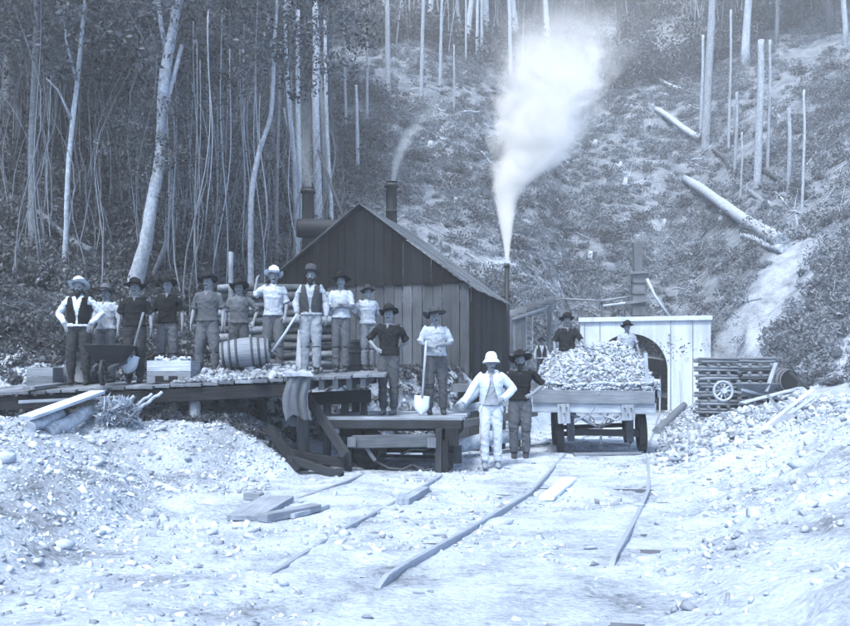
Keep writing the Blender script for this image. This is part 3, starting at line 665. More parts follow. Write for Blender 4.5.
stems(650, -60, 330, 18.5, 46, 2.5, 8, .028, 'thicket_stems', 'tangle of thin crooked pale stems through the dark wood on the left', BARKM, lambda x, Y, a: H(x, Y, False) > 1.7, .09)
stems(750, 290, 900, 66, 130, 5, 13, .085, 'thicket_stems', 'countless thin pale stems fading into the haze along the top of the clearing', BARKP, lambda x, Y, a: np.clip((Y-70-np.where((a > 520) & (a < 690), 22, 0))/12, 0, 1), .03)
x, Y, z = vegpts(320, 300, 900, 28, 84, clear); r = rng.uniform(.5, 1.1, len(x))
tag(leaf_obj('bushes', np.stack([x, Y, z+r*.35], -1), r, 420, .05, LEAFM, flat=.7, asp=2.6, shell=.4), 'darker rounded bushes scattered through the low scrub of the cleared hillside', 'bushes', kind='stuff')
# fallen logs
def fallen(a, b, wpx, label, mat=BARKP, group=None, taper=.75, lift=.0):
    A = hit(*a, 17); B = hit(*b, 17); r = wpx/2/F*(A.y+B.y)/2; A.z += r+lift; B.z += r+lift; n = 11
    pts = []; rs = []
    for i in range(n):
        t = i/(n-1); p = A.lerp(B, t); pts.append(p-A+Vector((0, 0, .06*math.sin(t*7)))); rs.append(r*(taper+(1-taper)*t)*random.uniform(.93, 1.07))
    o = MB().tube(pts, rs, 12, wob=.10).build('fallen_log', mat); o.location = A; return tag(o, label, 'log', group)
PALE = M('bark_bleached', .42, var=.4, scale=5, bump=.9, fine=7, stretch=(3, 3, .8), rv=.1)
fallen((685, 184), (781, 250), 12, 'thick bleached fallen log slanting down the slope at right', PALE)
fallen((743, 240), (783, 254), 8, 'short bleached log lying just below the thick slanting one', PALE)
fallen((656, 112), (701, 143), 6.5, 'pale fallen log pointing down to the foot of the tall straight trunk', PALE)
fallen((641, 38), (677, 61), 4.5, 'thin pale fallen log high on the hazy slope near the top', PALE)
fallen((644, 74), (682, 92), 3.5, 'thin curved fallen log in the middle of the hazy upper slope', PALE)
fallen((735, 184), (776, 211), 5, 'grey fallen log under the trees at the upper right', BARKM)
fallen((713, 152), (747, 180), 5, 'dark fallen log between the two tall trunks at the upper right', BARKD)
fallen((760, 172), (808, 200), 5, 'dark fallen log at the far right edge of the clearing', BARKD)
fallen((28, 226), (92, 272), 7, 'mossy fallen log slanting through the undergrowth at the far left', BARKM, lift=.35)
fallen((36, 300), (70, 268), 4, 'thin broken log propped in the undergrowth behind the bearded man', BARKM, lift=.3)
protoL = []
for i in range(60):
    px = random.uniform(410, 800); py = random.uniform(95, 300)
    if px < 520 and py > 190: py = random.uniform(100, 190)
    if 690 < px < 800 and py > 240: continue
    L = random.uniform(10, 32); a = random.uniform(-.9, .9)
    fallen((px, py), (px+L*math.cos(a), py+L*math.sin(a)), random.uniform(1.4, 3), 'small bleached log or limb lying among the scrub of the cleared hillside', random.choice([PALE, BARKP, BARKM]), 'small logs on the cleared slope')
for px, py, w, h in [(348+242, 262, 5, 11), (620, 170, 4, 8), (595, 147, 5, 7), (625, 190, 5, 12), (500, 150, 4, 12), (571, 272, 6, 8), (664, 228, 4, 9), (556, 205, 4, 7), (690, 262, 4, 9), (470, 175, 4, 9), (430, 150, 6, 9), (455, 205, 4, 8), (610, 235, 4, 6), (720, 225, 4, 9), (760, 228, 5, 8)]:
    A = hit(px, py, 27); k = A.y/F; o = MB().tube([(0, 0, -.2), (0, 0, h*k*.4), (.05, 0, h*k)], [w*k*.65, w*k*.5, w*k*.42], 10, wob=.08).build('stump', BARKP); o.location = A; tag(o, 'pale cut tree stump standing in the cleared scrub', 'stump', 'stumps on the cleared slope')

# trees
def crown_mesh(name, n, R, Hh, leaf, mat, clump=.32):
    C = rng.normal(size=(n, 3)); C /= np.linalg.norm(C, axis=1)[:, None]; C *= (rng.uniform(.15, 1, n)**.5)[:, None]; C *= [R, R, Hh/2]
    C += rng.normal(size=(n, 3))*.15*R; v, q, r = leafcloud(C, rng.uniform(.5, 1.2, n)*R*clump, 48, leaf, flat=.6)
    return np_mesh(name, v, Q=q, rnd=r, mats=(mat,))
CR = [crown_mesh('crown', 60, 2.2, 4.2, .11, LEAFM) for _ in range(3)]+[crown_mesh('crown', 26, 1.7, 5., .16, LEAFD) for _ in range(2)]
CRD = [crown_mesh('crown', 150, 2.5, 5.8, .055, LEAFD, .26) for _ in range(3)]
CRS = [crown_mesh('crown', 13, 1.5, 3.0, .14, LEAFM, .34) for _ in range(2)]
def trunk_mesh(h, r, lean, mat, limbs=3, seg=9):
    mb = MB(); n = 8; pts = []; rs = []
    ph = random.uniform(0, 6)
    for i in range(n+1):
        t = i/n; pts.append(Vector((lean[0]*t*h+.028*h*math.sin(ph+t*5)+.012*h*math.sin(ph*3+t*11), lean[1]*t*h+.02*h*math.cos(ph+t*3), t*h-.4*(1-t)))); rs.append(r*(1.35 if i == 0 else 1)*(1-.6*t))
    mb.tube(pts, rs, seg, wob=.05)
    for k in range(limbs):
        i = random.randint(4, 7); a = random.uniform(0, 6.28); p = pts[i]; L = random.uniform(.1, .2)*h
        mb.tube([p, p+Vector((math.cos(a)*L*.5, math.sin(a)*L*.5, L*.4)), p+Vector((math.cos(a)*L, math.sin(a)*L, L))], [rs[i]*.55, rs[i]*.4, rs[i]*.18], 6)
    me = mb.mesh('trunk'); me.materials.append(mat); return me, pts
TR = []
for k in range(7):
    mt = [BARKM, BARKM, BARKP, BARKM, BARKM, BARKP, BARKD][k]; TR.append(trunk_mesh(12, .13+.02*k, (random.uniform(-.05, .05), random.uniform(-.04, .04)), mt))
TRD = [trunk_mesh(12, .07+.018*k, (random.uniform(-.06, .06), random.uniform(-.04, .04)), [BARKD, BARKM, BARKD, BARKM, BARKD][k]) for k in range(5)]
def tree(p, s, label, group, cr, tr=None, name='forest_tree', cs=1., dark=False):
    t = empty(name, p, random.uniform(0, 6.28), s); tag(t, label, 'tree', group)
    me, pts = tr or random.choice(TRD if dark else TR); o = bpy.data.objects.new('trunk', me); COL.objects.link(o); o.parent = t
    q = bpy.data.objects.new('crown', random.choice(cr)); COL.objects.link(q); q.parent = t; q.location = pts[-2]; q.rotation_euler = (0, 0, random.uniform(0, 6)); q.scale = (cs, cs, cs*random.uniform(.8, 1.2)); return t
def place_trees(n, az0, az1, Y0, Y1, smin, smax, label, group, cr, keep=None, md=1.6, **k):
    pl = []; tries = 0
    while len(pl) < n and tries < n*40:
        tries += 1; Y = random.uniform(Y0, Y1); a = random.uniform(az0, az1); x = (a-425)/F*Y
        if keep and not keep(a, Y): continue
        if any((x-b)**2+(Y-c)**2 < md*md for b, c in pl): continue
        pl.append((x, Y)); tree((x, Y, hz(x, Y)), random.uniform(smin, smax), label, group, cr, **k)
place_trees(85, -40, 335, 24, 62, .75, 1.25, 'slender forest tree with a dark leafy crown in the wood on the left', 'trees of the dark wood on the left', CRD, lambda a, Y: Y > (23 if a < 240 else 35), cs=1.05, tr=None, dark=True)
place_trees(18, -60, 250, 21, 28, .3, .5, 'young leafy sapling at the foot of the dark wood on the left', 'saplings at the edge of the dark wood', CRD, md=1.2, cs=1.4, name='sapling', dark=True)
place_trees(105, 290, 650, 80, 128, 1.1, 1.7, 'tall pale straight tree in the hazy stand above the clearing', 'trees of the hazy stand above the clearing', CR+CRS, lambda a, Y: Y > 80+max(0, a-520)*.25)
place_trees(48, 690, 900, 58, 115, .9, 1.5, 'tall slender tree in the hazy wood at the upper right', 'trees of the hazy wood at the upper right', CR+CRS, lambda a, Y: Y > 64+max(0, 760-a)*.4)
place_trees(26, -40, 960, 125, 150, 1.3, 1.8, 'distant tree along the crest of the hill', 'trees along the crest', CR)

# trunks one can point at
def trunk_px(line, Y, label, mat, cr=None, branch=(), flare=1.6, name='forest_tree', crs=1.):
    """line: (px,py,width px) from the base up, at depth Y (None: where the base meets the slope)"""
    if Y is None: Y = hit(line[0][0], line[0][1], 18).y
    x0 = (line[0][0]-425)/F*Y; b = Vector((x0, Y, min(hz(x0, Y), P(*line[0][:2], Y).z))); t = empty(name, b); tag(t, label, 'tree')
    mb = MB()
    pts = [P(a, c, Y)-b for a, c, _ in line]; rs = [w/2/F*Y for *_, w in line]
    pts.insert(0, Vector((0, 0, -.2))); rs.insert(0, rs[0]*flare)
    # smooth path
    P2, R2 = [], []
    for i in range(len(pts)-1):
        for k in range(4):
            u = k/4; p0, p1, p2, p3 = pts[max(i-1, 0)], pts[i], pts[i+1], pts[min(i+2, len(pts)-1)]
            P2.append(.5*((2*p1)+(p2-p0)*u+(2*p0-5*p1+4*p2-p3)*u*u+(3*p1-p0-3*p2+p3)*u**3)+Vector((0, .1*math.sin(i*1.7+u*2), 0))); R2.append(rs[i]*(1-u)+rs[i+1]*u)
    P2.append(pts[-1]); R2.append(rs[-1]); mb.tube(P2, R2, 12, wob=.07)
    for br in branch: mb.tube([P(a, c, Y)-b for a, c, _ in br], [w/2/F*Y for *_, w in br], 8, wob=.05)
    mb.build('trunk', mat, t)
    if cr is not None:
        q = bpy.data.objects.new('crown', random.choice(cr)); COL.objects.link(q); q.parent = t; q.location = pts[-1]; q.scale = (crs,)*3
    return t
trunk_px([(133, 285, 17), (146, 245, 13), (153, 205, 11.5), (158, 165, 11), (161, 120, 10.5), (165, 85, 11.5), (171, 45, 10), (176, 0, 9), (180, -50, 8)], 19.2, 'thick pale curving trunk leaning in the dark wood, the largest on the left', BARKP, CRD,
         [[(160, 140, 7), (166, 105, 6), (174, 75, 5), (182, 45, 4)], [(168, 60, 6), (162, 30, 5), (158, 0, 4)], [(135, 283, 12), (124, 300, 8), (116, 310, 3)]], flare=2.0)
trunk_px([(152, 275, 5), (166, 245, 5), (172, 200, 4), (170, 150, 3)], 20, 'dark thin stem leaning right beside the thick curving trunk', BARKM, CRD, crs=.6)
trunk_px([(62, 275, 6), (67, 225, 5), (70, 170, 5), (73, 110, 5), (78, 60, 4.5), (86, 10, 4), (92, -40, 4)], 19.6, 'thin pale trunk with a slight lean near the left edge of the wood', BARKP, CRD, [[(72, 120, 3), (58, 90, 2), (46, 78, 1.4)], [(76, 80, 3), (66, 40, 2.4), (64, 5, 2)]])
trunk_px([(32, 275, 9), (33, 200, 8), (35, 120, 7.5), (35, 50, 7), (36, -40, 6)], 20, 'straight mottled trunk at the very left edge of the wood', BARKM, CRD)
trunk_px([(250, 275, 6), (251, 235, 5.5), (253, 190, 5.5), (259, 150, 5), (270, 115, 4.5), (274, 80, 4), (275, 40, 3.5), (277, 0, 3)], 20.3, 'pale sinuous trunk bending right, in the wood left of the iron chimney', BARKP, CRD, crs=.8)
trunk_px([(318, 215, 9), (317, 160, 8), (316, 100, 7.5), (316, 60, 7), (315, 0, 6)], 36, 'stout pale straight trunk right behind the left iron chimney', BARKP, None, [[(316, 110, 3), (312, 95, 2.5), (315, 82, 2)]])
trunk_px([(300, 220, 5), (299, 160, 5), (298, 90, 4.5), (298, 10, 4)], 33, 'slim pale trunk just left of the left iron chimney', BARKP, None)
trunk_px([(296, 225, 6), (294, 160, 5), (290, 115, 5), (286, 60, 4), (284, 0, 3)], 31, 'pale forked dead trunk leaning left of the iron chimney', BARKP, None, [[(293, 140, 3), (287, 125, 2.4), (284, 108, 1.5)]])
trunk_px([(276, 240, 4), (277, 180, 4), (279, 120, 3), (280, 40, 3)], 30, 'thin grey straight stem in the wood between the sinuous trunk and the chimney', BARKM, None)
trunk_px([(331, 205, 4), (328, 150, 4), (326, 90, 4), (325, 20, 3)], 38, 'slim pale trunk above the peak of the shed roof', BARKP, None)
trunk_px([(207, 280, 4), (208, 200, 4), (210, 120, 3.5), (208, 20, 3)], 23, 'slim dark straight trunk in the wood above the man in the open necked shirt', BARKD, CRD, crs=.7)
trunk_px([(112, 270, 4), (108, 200, 4), (110, 120, 3.5), (106, 20, 3)], 24, 'slim dark trunk between the thin pale trunk and the thick curving one', BARKD, CRD, crs=.7)
for px, y0, y1, w0, tx, lab in [(421, 101, -20, 4.5, 4, 'pale bent trunk standing at the head of the pale track up the hill'), (388, 95, -20, 6, -1, 'stout pale straight trunk on the hazy ridge left of the hill track'), (440, 88, -20, 3.5, 3, 'slim pale trunk on the hazy ridge just right of the bent one'),
        (511, 78, -20, 4.5, -3, 'pale kinked trunk showing beside the steam plume'), (477, 60, -30, 3.5, 1, 'slim straight trunk left of the steam plume on the skyline wood'), (482, 60, -30, 3.5, -1, 'very thin trunk next to the steam plume in the haze'), (466, 62, -20, 2.5, 0, 'thin pale stem between the ridge trunks and the steam'), (454, 112, 45, 2.5, 0, 'short pale dead stem on the upper clearing'),
        (358, 175, 85, 4, -2, 'pale dead stem standing behind the shed roof peak'), (346, 130, 10, 3, -3, 'slim pale leaning stem above the shed roof peak'), (367, 120, 10, 3, 1, 'thin pale stem between the two iron chimneys')]:
    trunk_px([(px, y0, w0), (px+tx*.3, y0*.6+y1*.4, w0*.9), (px+tx*.5, y0*.3+y1*.7, w0*.8), (px+tx, y1, w0*.7)], None, lab, BARKP, None, flare=1.2)
for px, y0, y1, w0, tx, lab in [(706, 147, -30, 8.5, 7, 'stoutest pale straight trunk on the right, at the foot of the fallen log'), (758, 188, 40, 8, 3, 'thick pale dead trunk at the upper right with a broken top'), (701, 138, 35, 3.5, 2, 'slim stem just left of the stoutest trunk on the right'), (735, 178, 92, 3.5, 2, 'short slim stem between the two thick trunks on the right'),
        (768, 172, 40, 3.5, 2, 'slim stem just right of the thick broken trunk'), (789, 192, 108, 4.5, 0, 'short grey dead trunk near the right edge'), (741, 200, 132, 2.5, 1, 'thinnest stem among the trunks on the right'), (796, 240, 215, 2.5, 0, 'short thin snag low at the right edge'), (729, 150, 10, 3, 2, 'tall faint stem in the haze right of the stoutest trunk'), (803, 210, 90, 3, 1, 'tall thin stem at the right edge of the clearing')]:
    trunk_px([(px, y0, w0), (px+tx*.3, y0*.6+y1*.4, w0*.9), (px+tx*.7, y0*.3+y1*.7, w0*.85), (px+tx, y1, w0*.75)], None, lab, BARKP, None, flare=1.3)
# hanging vines
VM = M('vine', .27, var=.2, rv=.3, bump=.1)
for i in range(34):
    px = random.choice([random.uniform(175, 262), random.uniform(165, 262), random.uniform(35, 300)]); Y = random.uniform(18.6, 22.5); y1 = random.uniform(215, 300); y0 = random.uniform(-20, 110); k = random.uniform(-10, 10)
    A = P(px, y0, Y); pts = [Vector()]
    ph = random.uniform(0, 6); n = 12; am = random.uniform(2, 9)
    for j in range(1, n+1): t = j/n; pts.append(P(px+k*t*t+am*math.sin(ph+t*5)*t, y0+(y1-y0)*t, Y+.3*t)-A)
    o = MB().tube(pts, random.uniform(.008, .017), 5).build('vine', VM); o.location = A; tag(o, 'thin pale vine hanging down through the dark wood on the left', 'vine', 'vines hanging in the wood')
# ------------------------------------------------------------------ staging (platform)
def dz(x, y): return 1.509+.0485*x+.05*(y-13.2)
def staging():
    x0, x1, y0, y1 = -8.2, -.83, 13.2, 15.7; t = empty('staging', (x0, y0, 0)); T = t.location
    tag(t, 'long low timber staging under the men on the left, dark hollow beneath it', 'staging')
    m = MB(); x = x0
    while x < x1:
        w = random.uniform(.2, .28); xm = x+w/2; a = y0-random.uniform(0, .12)
        m.beam(Vector((xm, a, dz(xm, a)-.025+random.uniform(-.006, .006)))-T, Vector((xm, y1, dz(xm, y1)-.025))-T, w-random.uniform(.01, .03), .045); x += w
    m.build('deck', wood(.27, 'k'), t, .005)
    a = -2.0
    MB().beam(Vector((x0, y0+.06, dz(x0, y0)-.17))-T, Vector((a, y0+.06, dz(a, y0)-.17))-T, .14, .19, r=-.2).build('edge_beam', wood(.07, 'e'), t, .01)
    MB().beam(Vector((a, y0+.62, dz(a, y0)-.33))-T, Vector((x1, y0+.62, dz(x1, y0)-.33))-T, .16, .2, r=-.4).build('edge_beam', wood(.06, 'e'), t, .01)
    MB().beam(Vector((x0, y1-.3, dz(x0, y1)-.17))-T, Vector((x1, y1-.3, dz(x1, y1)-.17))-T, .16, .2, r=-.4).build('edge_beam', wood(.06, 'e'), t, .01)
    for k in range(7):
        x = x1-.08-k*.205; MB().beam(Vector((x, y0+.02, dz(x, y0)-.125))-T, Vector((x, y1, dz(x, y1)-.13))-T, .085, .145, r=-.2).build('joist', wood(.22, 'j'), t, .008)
    for px, Y, w in [(303, 13.3, .19), (327, 13.95, .14), (345, 13.95, .14), (364, 13.9, .12), (356, 15.3, .16), (262, 15.2, .2), (215, 15.2, .2)]:
        x = (px-425)/F*Y; MB().tube([Vector((x, Y, hz(x, Y)-.2))-T, Vector((x, Y, dz(x, Y)-(.05 if Y < 13.5 else .42)))-T], [w*.5, w*.45], 10, wob=.04).build('post', wood(.14, 'p'), t)
    for px in (60, 194): x = (px-425)/F*13.3; MB().tube([Vector((x, 13.36, hz(x, 13.36)-.2))-T, Vector((x, 13.36, dz(x, 13.3)-.26))-T], [.09, .08], 9).build('post', wood(.36, 'q'), t)
    MB().beam(P(307, 396, 13.5)-T, P(346, 455, 13.0)-T, .07, .13).build('brace', wood(.08), t)
staging()
# dark timber crib below the staging, behind the post
def tim(name, pa, Ya, pb, Yb, w, h, v, label, cat, group=None, rnd=False):
    a = P(*pa, Ya); b = P(*pb, Yb); m = MB()
    if rnd: n = 6; m.tube([(b-a)*(i/n)+Vector((0, 0, .012*math.sin(i*2.1))) for i in range(n+1)], [w/2*random.uniform(.9, 1.08) for _ in range(n+1)], 12, wob=.04)
    else: m.beam(Vector(), b-a, w, h, jit=.006)
    o = m.build(name, v if not isinstance(v, float) else wood(v), None, 0 if rnd else .006); o.location = a; return tag(o, label, cat, group)
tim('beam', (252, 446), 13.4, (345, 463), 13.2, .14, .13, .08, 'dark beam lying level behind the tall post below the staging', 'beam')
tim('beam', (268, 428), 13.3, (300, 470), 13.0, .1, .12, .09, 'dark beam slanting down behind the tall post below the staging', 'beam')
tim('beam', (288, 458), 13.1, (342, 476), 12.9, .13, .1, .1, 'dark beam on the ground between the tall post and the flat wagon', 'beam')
tim('plank', (26, 418), 11.6, (98, 392), 13.05, .24, .05, .50, 'broad pale plank sloping up onto the left end of the staging', 'plank')
tim('plank', (20, 402), 12.7, (122, 397), 12.95, .2, .04, .42, 'pale plank lying level under the sloping plank at far left', 'plank')
tim('plank', (28, 388), 13.1, (60, 384), 14.2, .18, .04, .4, 'short pale plank on the deck at the very left', 'plank')
tim('log', (46, 434), 11.9, (104, 404), 13.2, .2, .2, BARKP, 'thick pale log end resting on the bank below the sloping plank', 'log', rnd=True)
tim('log', (30, 428), 11.6, (60, 414), 12.4, .15, .15, BARKP, 'thin pale log beside the thick one under the sloping plank', 'log', rnd=True)
tim('log', (142, 481), 11.6, (184, 495), 11.15, .115, .115, PALE, 'short pale log lying on the slope of the left gravel bank', 'log', rnd=True)
tim('log', (428, 452), 14.6, (520, 433), 16.5, .26, .26, BARKP, 'thick pale log on the ground behind the man in the white suit', 'log', rnd=True)
tim('log', (457, 409), 14.9, (496, 374), 17.2, .17, .17, BARKP, 'pale barked pole slanting up from the end of the empty flat wagon', 'log', rnd=True)
A0 = hit(657, 434, 15); B0 = hit(684, 408, 15)
tim('log', (657, 432), A0.y, (684, 405), B0.y, .26, .26, BARKM, 'rough log half buried in the rubble right of the loaded wagon', 'log', rnd=True)
tim('beam', (455, 410), 15.6, (528, 398), 15.9, .12, .14, .36, 'squared beam running level behind the hand of the man in the white suit', 'beam')
tim('beam', (462, 424), 16.3, (536, 412), 17.0, .12, .14, .28, 'squared beam below the level one, behind the two men by the track', 'beam')
for k, (a, b) in enumerate([(463, 380), (474, 384), (486, 392), (500, 396), (515, 394)]):
    A = P(a, b, 17.0); zz = hz(A.x, 17.) ; o = MB().beam((0, 0, zz-A.z-.1), (0, 0, 0), .2, .2, jit=.01).build('post', wood(.12), None, .01); o.location = A; tag(o, 'dark squared timber post of the crib behind the two men by the track', 'post', 'posts of the crib')
tim('beam', (452, 388), 16.7, (540, 386), 17.2, .2, .16, .22, 'dark beam capping the crib between the shed and the loaded wagon', 'beam')
tim('plank', (236, 514), 0, (294, 497), 0, .1, .05, .4, 'x', 'x') if False else None
def lay(name, a, b, w, h, v, label, z=.06):
    A = Vector((*gp(*a, z), 0)); B = Vector((*gp(*b, z), 0)); A.z = hz(A.x, A.y)+h*.55; B.z = hz(B.x, B.y)+h*.55; o = MB().beam(Vector(), B-A, w, h, jit=.006).build(name, wood(v), None, .006); o.location = A; tag(o, label, name)
lay('plank', (244, 514), (278, 498), .36, .06, .46, 'broad pale plank lying across the outer siding rail')
lay('plank', (262, 516), (316, 506), .14, .08, .3, 'darker narrow plank end beside the broad plank on the siding')
lay('plank', (286, 512), (322, 503), .2, .05, .42, 'middle plank of the loose boards between the siding rails')
lay('plank', (246, 497), (262, 498), .1, .08, .25, 'short dark block beside the siding rail')
lay('plank', (403, 500), (424, 486), .14, .07, .4, 'short board poking out of the ballast between the two tracks')
lay('plank', (546, 495), (570, 477), .18, .05, .62, 'bright flat board lying between the rails in front of the loaded wagon')
lay('plank', (574, 456), (640, 455), .12, .05, .4, 'board lying crosswise under the front wheels of the loaded wagon')
lay('plank', (500, 452), (548, 446), .1, .06, .38, 'short pale sleeper end beside the bearded man by the track')
lay('plank', (468, 446), (556, 425), .08, .07, .4, 'long thin timber running back beside the feet of the bearded man')

# ------------------------------------------------------------------ barrels, boxes, barrows
def barrel(loc, Lh, r, axis, label, v=.3, open_=False, rz=0):
    t = empty('barrel', loc); tag(t, label, 'barrel'); q = Vector(axis).normalized(); n = 16
    prof = [(r*.05, .02)]*1+[(r*.76, .03), (r*.78, 0)]+[(r*(.8+.2*math.sin(math.pi*i/n)), Lh*i/n) for i in range(n+1)]+[(r*.78, Lh), (r*.76, Lh-.03), (.01, Lh-.03)]
    fn = lambda ra, h, a: (ra*(1-.010*(abs(math.sin(a*9)) < .12)), h)
    m = MB().lathe(prof, 54, axis=q, fn=fn); m.build('staves', wood(v, 'bar'), t)
    for f in (.06, .2, .34, .66, .8, .94):
        rr = r*(.8+.2*math.sin(math.pi*f)); MB().lathe([(rr+.004, f*Lh-.018), (rr+.01, f*Lh-.018), (rr+.01, f*Lh+.018), (rr+.004, f*Lh+.018)], 30, axis=q, closed=True).build('hoop', ironm(.12), t)
    if open_: MB().lathe([(.001, .0), (r*.74, .0)], 24, c=q*-.006, axis=q).build('mouth_shade_disc', M('painted_hollow_shade', .02, bump=0), t)  # flat near-black disc over the barrel head, painting the shade of an open mouth
    return t
a = P(221, 355, 13.95); barrel(a, .74, .235, (1, .12, .10), 'pale hooped barrel lying on its side on the staging')
barrel(P(356, 378, 15.1), .64, .2, (0, 0, 1), 'upright hooped barrel behind the man with folded arms', .17)
barrel(P(86, 369, 14.9)+Vector((0, -.25, .0)), .55, .28, (.25, 1, 0), 'barrel lying end on behind the bearded man at far left', .24)
barrel(P(790, 381, 21.5), .8, .34, (-.35, 1, 0), 'round mouthed barrel lying on the bank at the far right of the billet stack', .25, True)
def crate(px, py, Y, w, h, d, v, label, name='crate', rz=0., fill=None):
    b = P(px, py, Y); b.z = max(b.z, dz(b.x, b.y)) if px < 370 else b.z; t = empty(name, b, rz); tag(t, label, name.replace('_', ' ')); th = .03
    nb = max(1, round(h/.16)); m = MB()
    for k in range(nb):
        z = h/nb*(k+.5); hh = h/nb-.006
        m.beam((-w/2, 0, z), (w/2, 0, z), th, hh).beam((-w/2, d, z), (w/2, d, z), th, hh); m.beam((-w/2+.015, .017, z), (-w/2+.015, d-.017, z), th, hh).beam((w/2-.015, .017, z), (w/2-.015, d-.017, z), th, hh)
    m.build('sides', wood(v, 'c'), t, .003); MB().beam((0, .017, .03), (0, d-.017, .03), w-.07, .03).build('bottom', wood(v, 'c'), t)
    if fill: 
        n = 220; C = np.stack([rng.uniform(-w/2+.06, w/2-.06, n), rng.uniform(.06, d-.06, n), rng.uniform(h*.75, h+.04, n)], -1); o = rocks('broken_stone', C, rng.uniform(.02, .055, n), rockm(.5)); o.location = b; tag(o, fill, 'rubble', kind='stuff')
    return t
t = crate(169, 384.5, 13.55, .66, .34, .55, .42, 'pale wooden box of broken stone on the staging below the man in the dark shirt', fill='broken stone heaped in the pale wooden box on the staging')
m = MB().beam((-.2, -.02, .06), (-.08, -.02, .06), .02, .09).beam((.0, -.02, .06), (.13, -.02, .06), .02, .09).beam((-.09, -.02, .03), (.02, -.02, .03), .02, .03); m.build('iron_bracket', ironm(.03), t)
crate(40, 386, 14.4, .42, .3, .4, .3, 'pale box at the far left end of the staging')
crate(66, 386, 14.9, .4, .3, .3, .34, 'pale open box between the far left box and the bearded man')
# sacking over the far left box
def cloth_drape(loc, w, h, label, v, top=.25, name='draped_coat', cols=30, rows=26, folds=5):
    V = []; 
    for j in range(rows+1):
        t = j/rows
        for i in range(cols+1):
            s = i/cols-.5; L = t*(h+top); f = mnoise.noise(Vector((s*folds*1.2+t*1.1, t*1.3, folds*3.)))*.075*min(1, t*2)
            wv = w*(1+.12*t)*(1-.12*math.sin(t*9+s*3)*abs(s)); dr = .06*math.sin(s*7)*t
            if L < top: a = L/top*math.pi/2; y = .16*math.cos(a)-.02; z = .05*math.sin(a)+.0; 
            else: y = -.045-.03*t; z = .03-(L-top)
            if L < top: V.append((s*wv, .16*(1-L/top)-.03, .035+.02*math.sin(s*14)+.012*math.sin(L*30)))
            else: V.append((s*wv+.02*math.sin(t*7), y+f, z*(1+.25*s*s*2+dr)))
    Q = [[j*(cols+1)+i, j*(cols+1)+i+1, (j+1)*(cols+1)+i+1, (j+1)*(cols+1)+i] for j in range(rows) for i in range(cols)]
    o = np_obj(name, V, Q=Q, smooth=True, mats=(v,)); o.location = loc; so_ = o.modifiers.new('thick', 'SOLIDIFY'); so_.thickness = .014; o.modifiers.new('sub', 'SUBSURF').render_levels = 1
    return tag(o, label, 'coat')
cloth_drape(P(298, 377, 13.02), .34, .6, 'grey cloth coat draped over the edge of the staging above the tall post', cloth(.17))
o = cloth_drape(P(299, 374.5, 12.94)+Vector((0, .02, .0)), .37, .06, 'pale rag laid over the shoulders of the draped grey coat', cloth(.38), name='rag', folds=3); o['category'] = 'rag'
def barrow(loc, rz, label, v, tip=0.):
    t = empty('wheelbarrow', loc, rz); tag(t, label, 'wheelbarrow'); t.rotation_euler = (tip, 0, rz)
    # tray: four flared sides, open top
    m = MB(); zb, zt = .34, .60; b = [(-.17, -.28), (.17, -.28), (.17, .3), (-.17, .3)]; T_ = [(-.33, -.42), (.33, -.42), (.33, .45), (-.33, .45)]
    for k in range(4):
        k2 = (k+1) % 4; i = len(m.v); m.v += [Vector((*b[k], zb)), Vector((*b[k2], zb)), Vector((*T_[k2], zt)), Vector((*T_[k], zt))]
        m.face([i, i+1, i+2, i+3], [(0, 0), (.4, 0), (.5, .3), (0, .3)], random.uniform(-.4, .4))
    i = len(m.v); m.v += [Vector((*q, zb)) for q in b]; m.face([i+3, i+2, i+1, i], [(0, 0), (.3, 0), (.3, .5), (0, .5)], 0)
    o = m.build('tray', wood(v, 'w'), t); so_ = o.modifiers.new('thick', 'SOLIDIFY'); so_.thickness = .025
    for sx in (-1, 1):
        MB().beam((sx*.11, -.72, .24), (sx*.25, .95, .47), .045, .06).build('handle', wood(v*1.3, 'w'), t, .006); MB().beam((sx*.19, .32, .38), (sx*.2, .4, 0), .04, .05).build('leg', wood(v, 'w'), t, .006)
    w = MB(); w.lathe([(.15, -.022), (.19, -.022), (.19, .022), (.15, .022)], 28, c=(0, -.62, .19), axis=(1, 0, 0), closed=True)
    for k in range(6): a = k*math.pi/3; w.beam((0, -.62, .19), (0, -.62+.155*math.cos(a), .19+.155*math.sin(a)), .025, .025, up=(1, 0, 0))
    w.tube([(-.1, -.62, .19), (.1, -.62, .19)], .025, 8); w.build('wheel', ironm(.08), t); return t
a = P(111, 384, 13.75); a.z = dz(a.x, a.y); barrow(a, .15, 'dark wheelbarrow standing end on before the man with the belted light shirt', .09)
a = P(752, 432, 15.5); a.z = hz(a.x, a.y)+.32; b_ = barrow(a, 1.2, 'pale weathered wheelbarrow tipped over on the bright spoil bank at right', .42, 0); b_.rotation_euler = (2.3, .25, 1.1)
a = P(757, 398, 21.); a.z = hz(a.x, a.y); barrow(a, 2.2, 'grey wheelbarrow standing beside the billet stack', .25)
def spoked(px, py, Y, r, rx, rz, label):
    t = empty('cart_wheel', P(px, py, Y)); t.rotation_euler = (rx, 0, rz); tag(t, label, 'wheel')
    MB().lathe([(r-.05, -.03), (r, -.03), (r, .03), (r-.05, .03)], 36, axis=(0, 1, 0), closed=True).build('rim', wood(.5, 'ww'), t)
    m = MB(); 
    for k in range(10): a = k*math.pi/5; m.tube([(.05*math.cos(a), 0, .05*math.sin(a)), ((r-.04)*math.cos(a), 0, (r-.04)*math.sin(a))], .017, 7)
    m.build('spokes', wood(.5, 'ww'), t); MB().tube([(0, -.08, 0), (0, .08, 0)], [.065, .065], 14, ref=(1, 0, 0)).build('hub', wood(.4, 'ww'), t)
spoked(723, 391, 20.3, .24, -.1, .1, 'small pale spoked wheel leaning against the front of the billet stack')
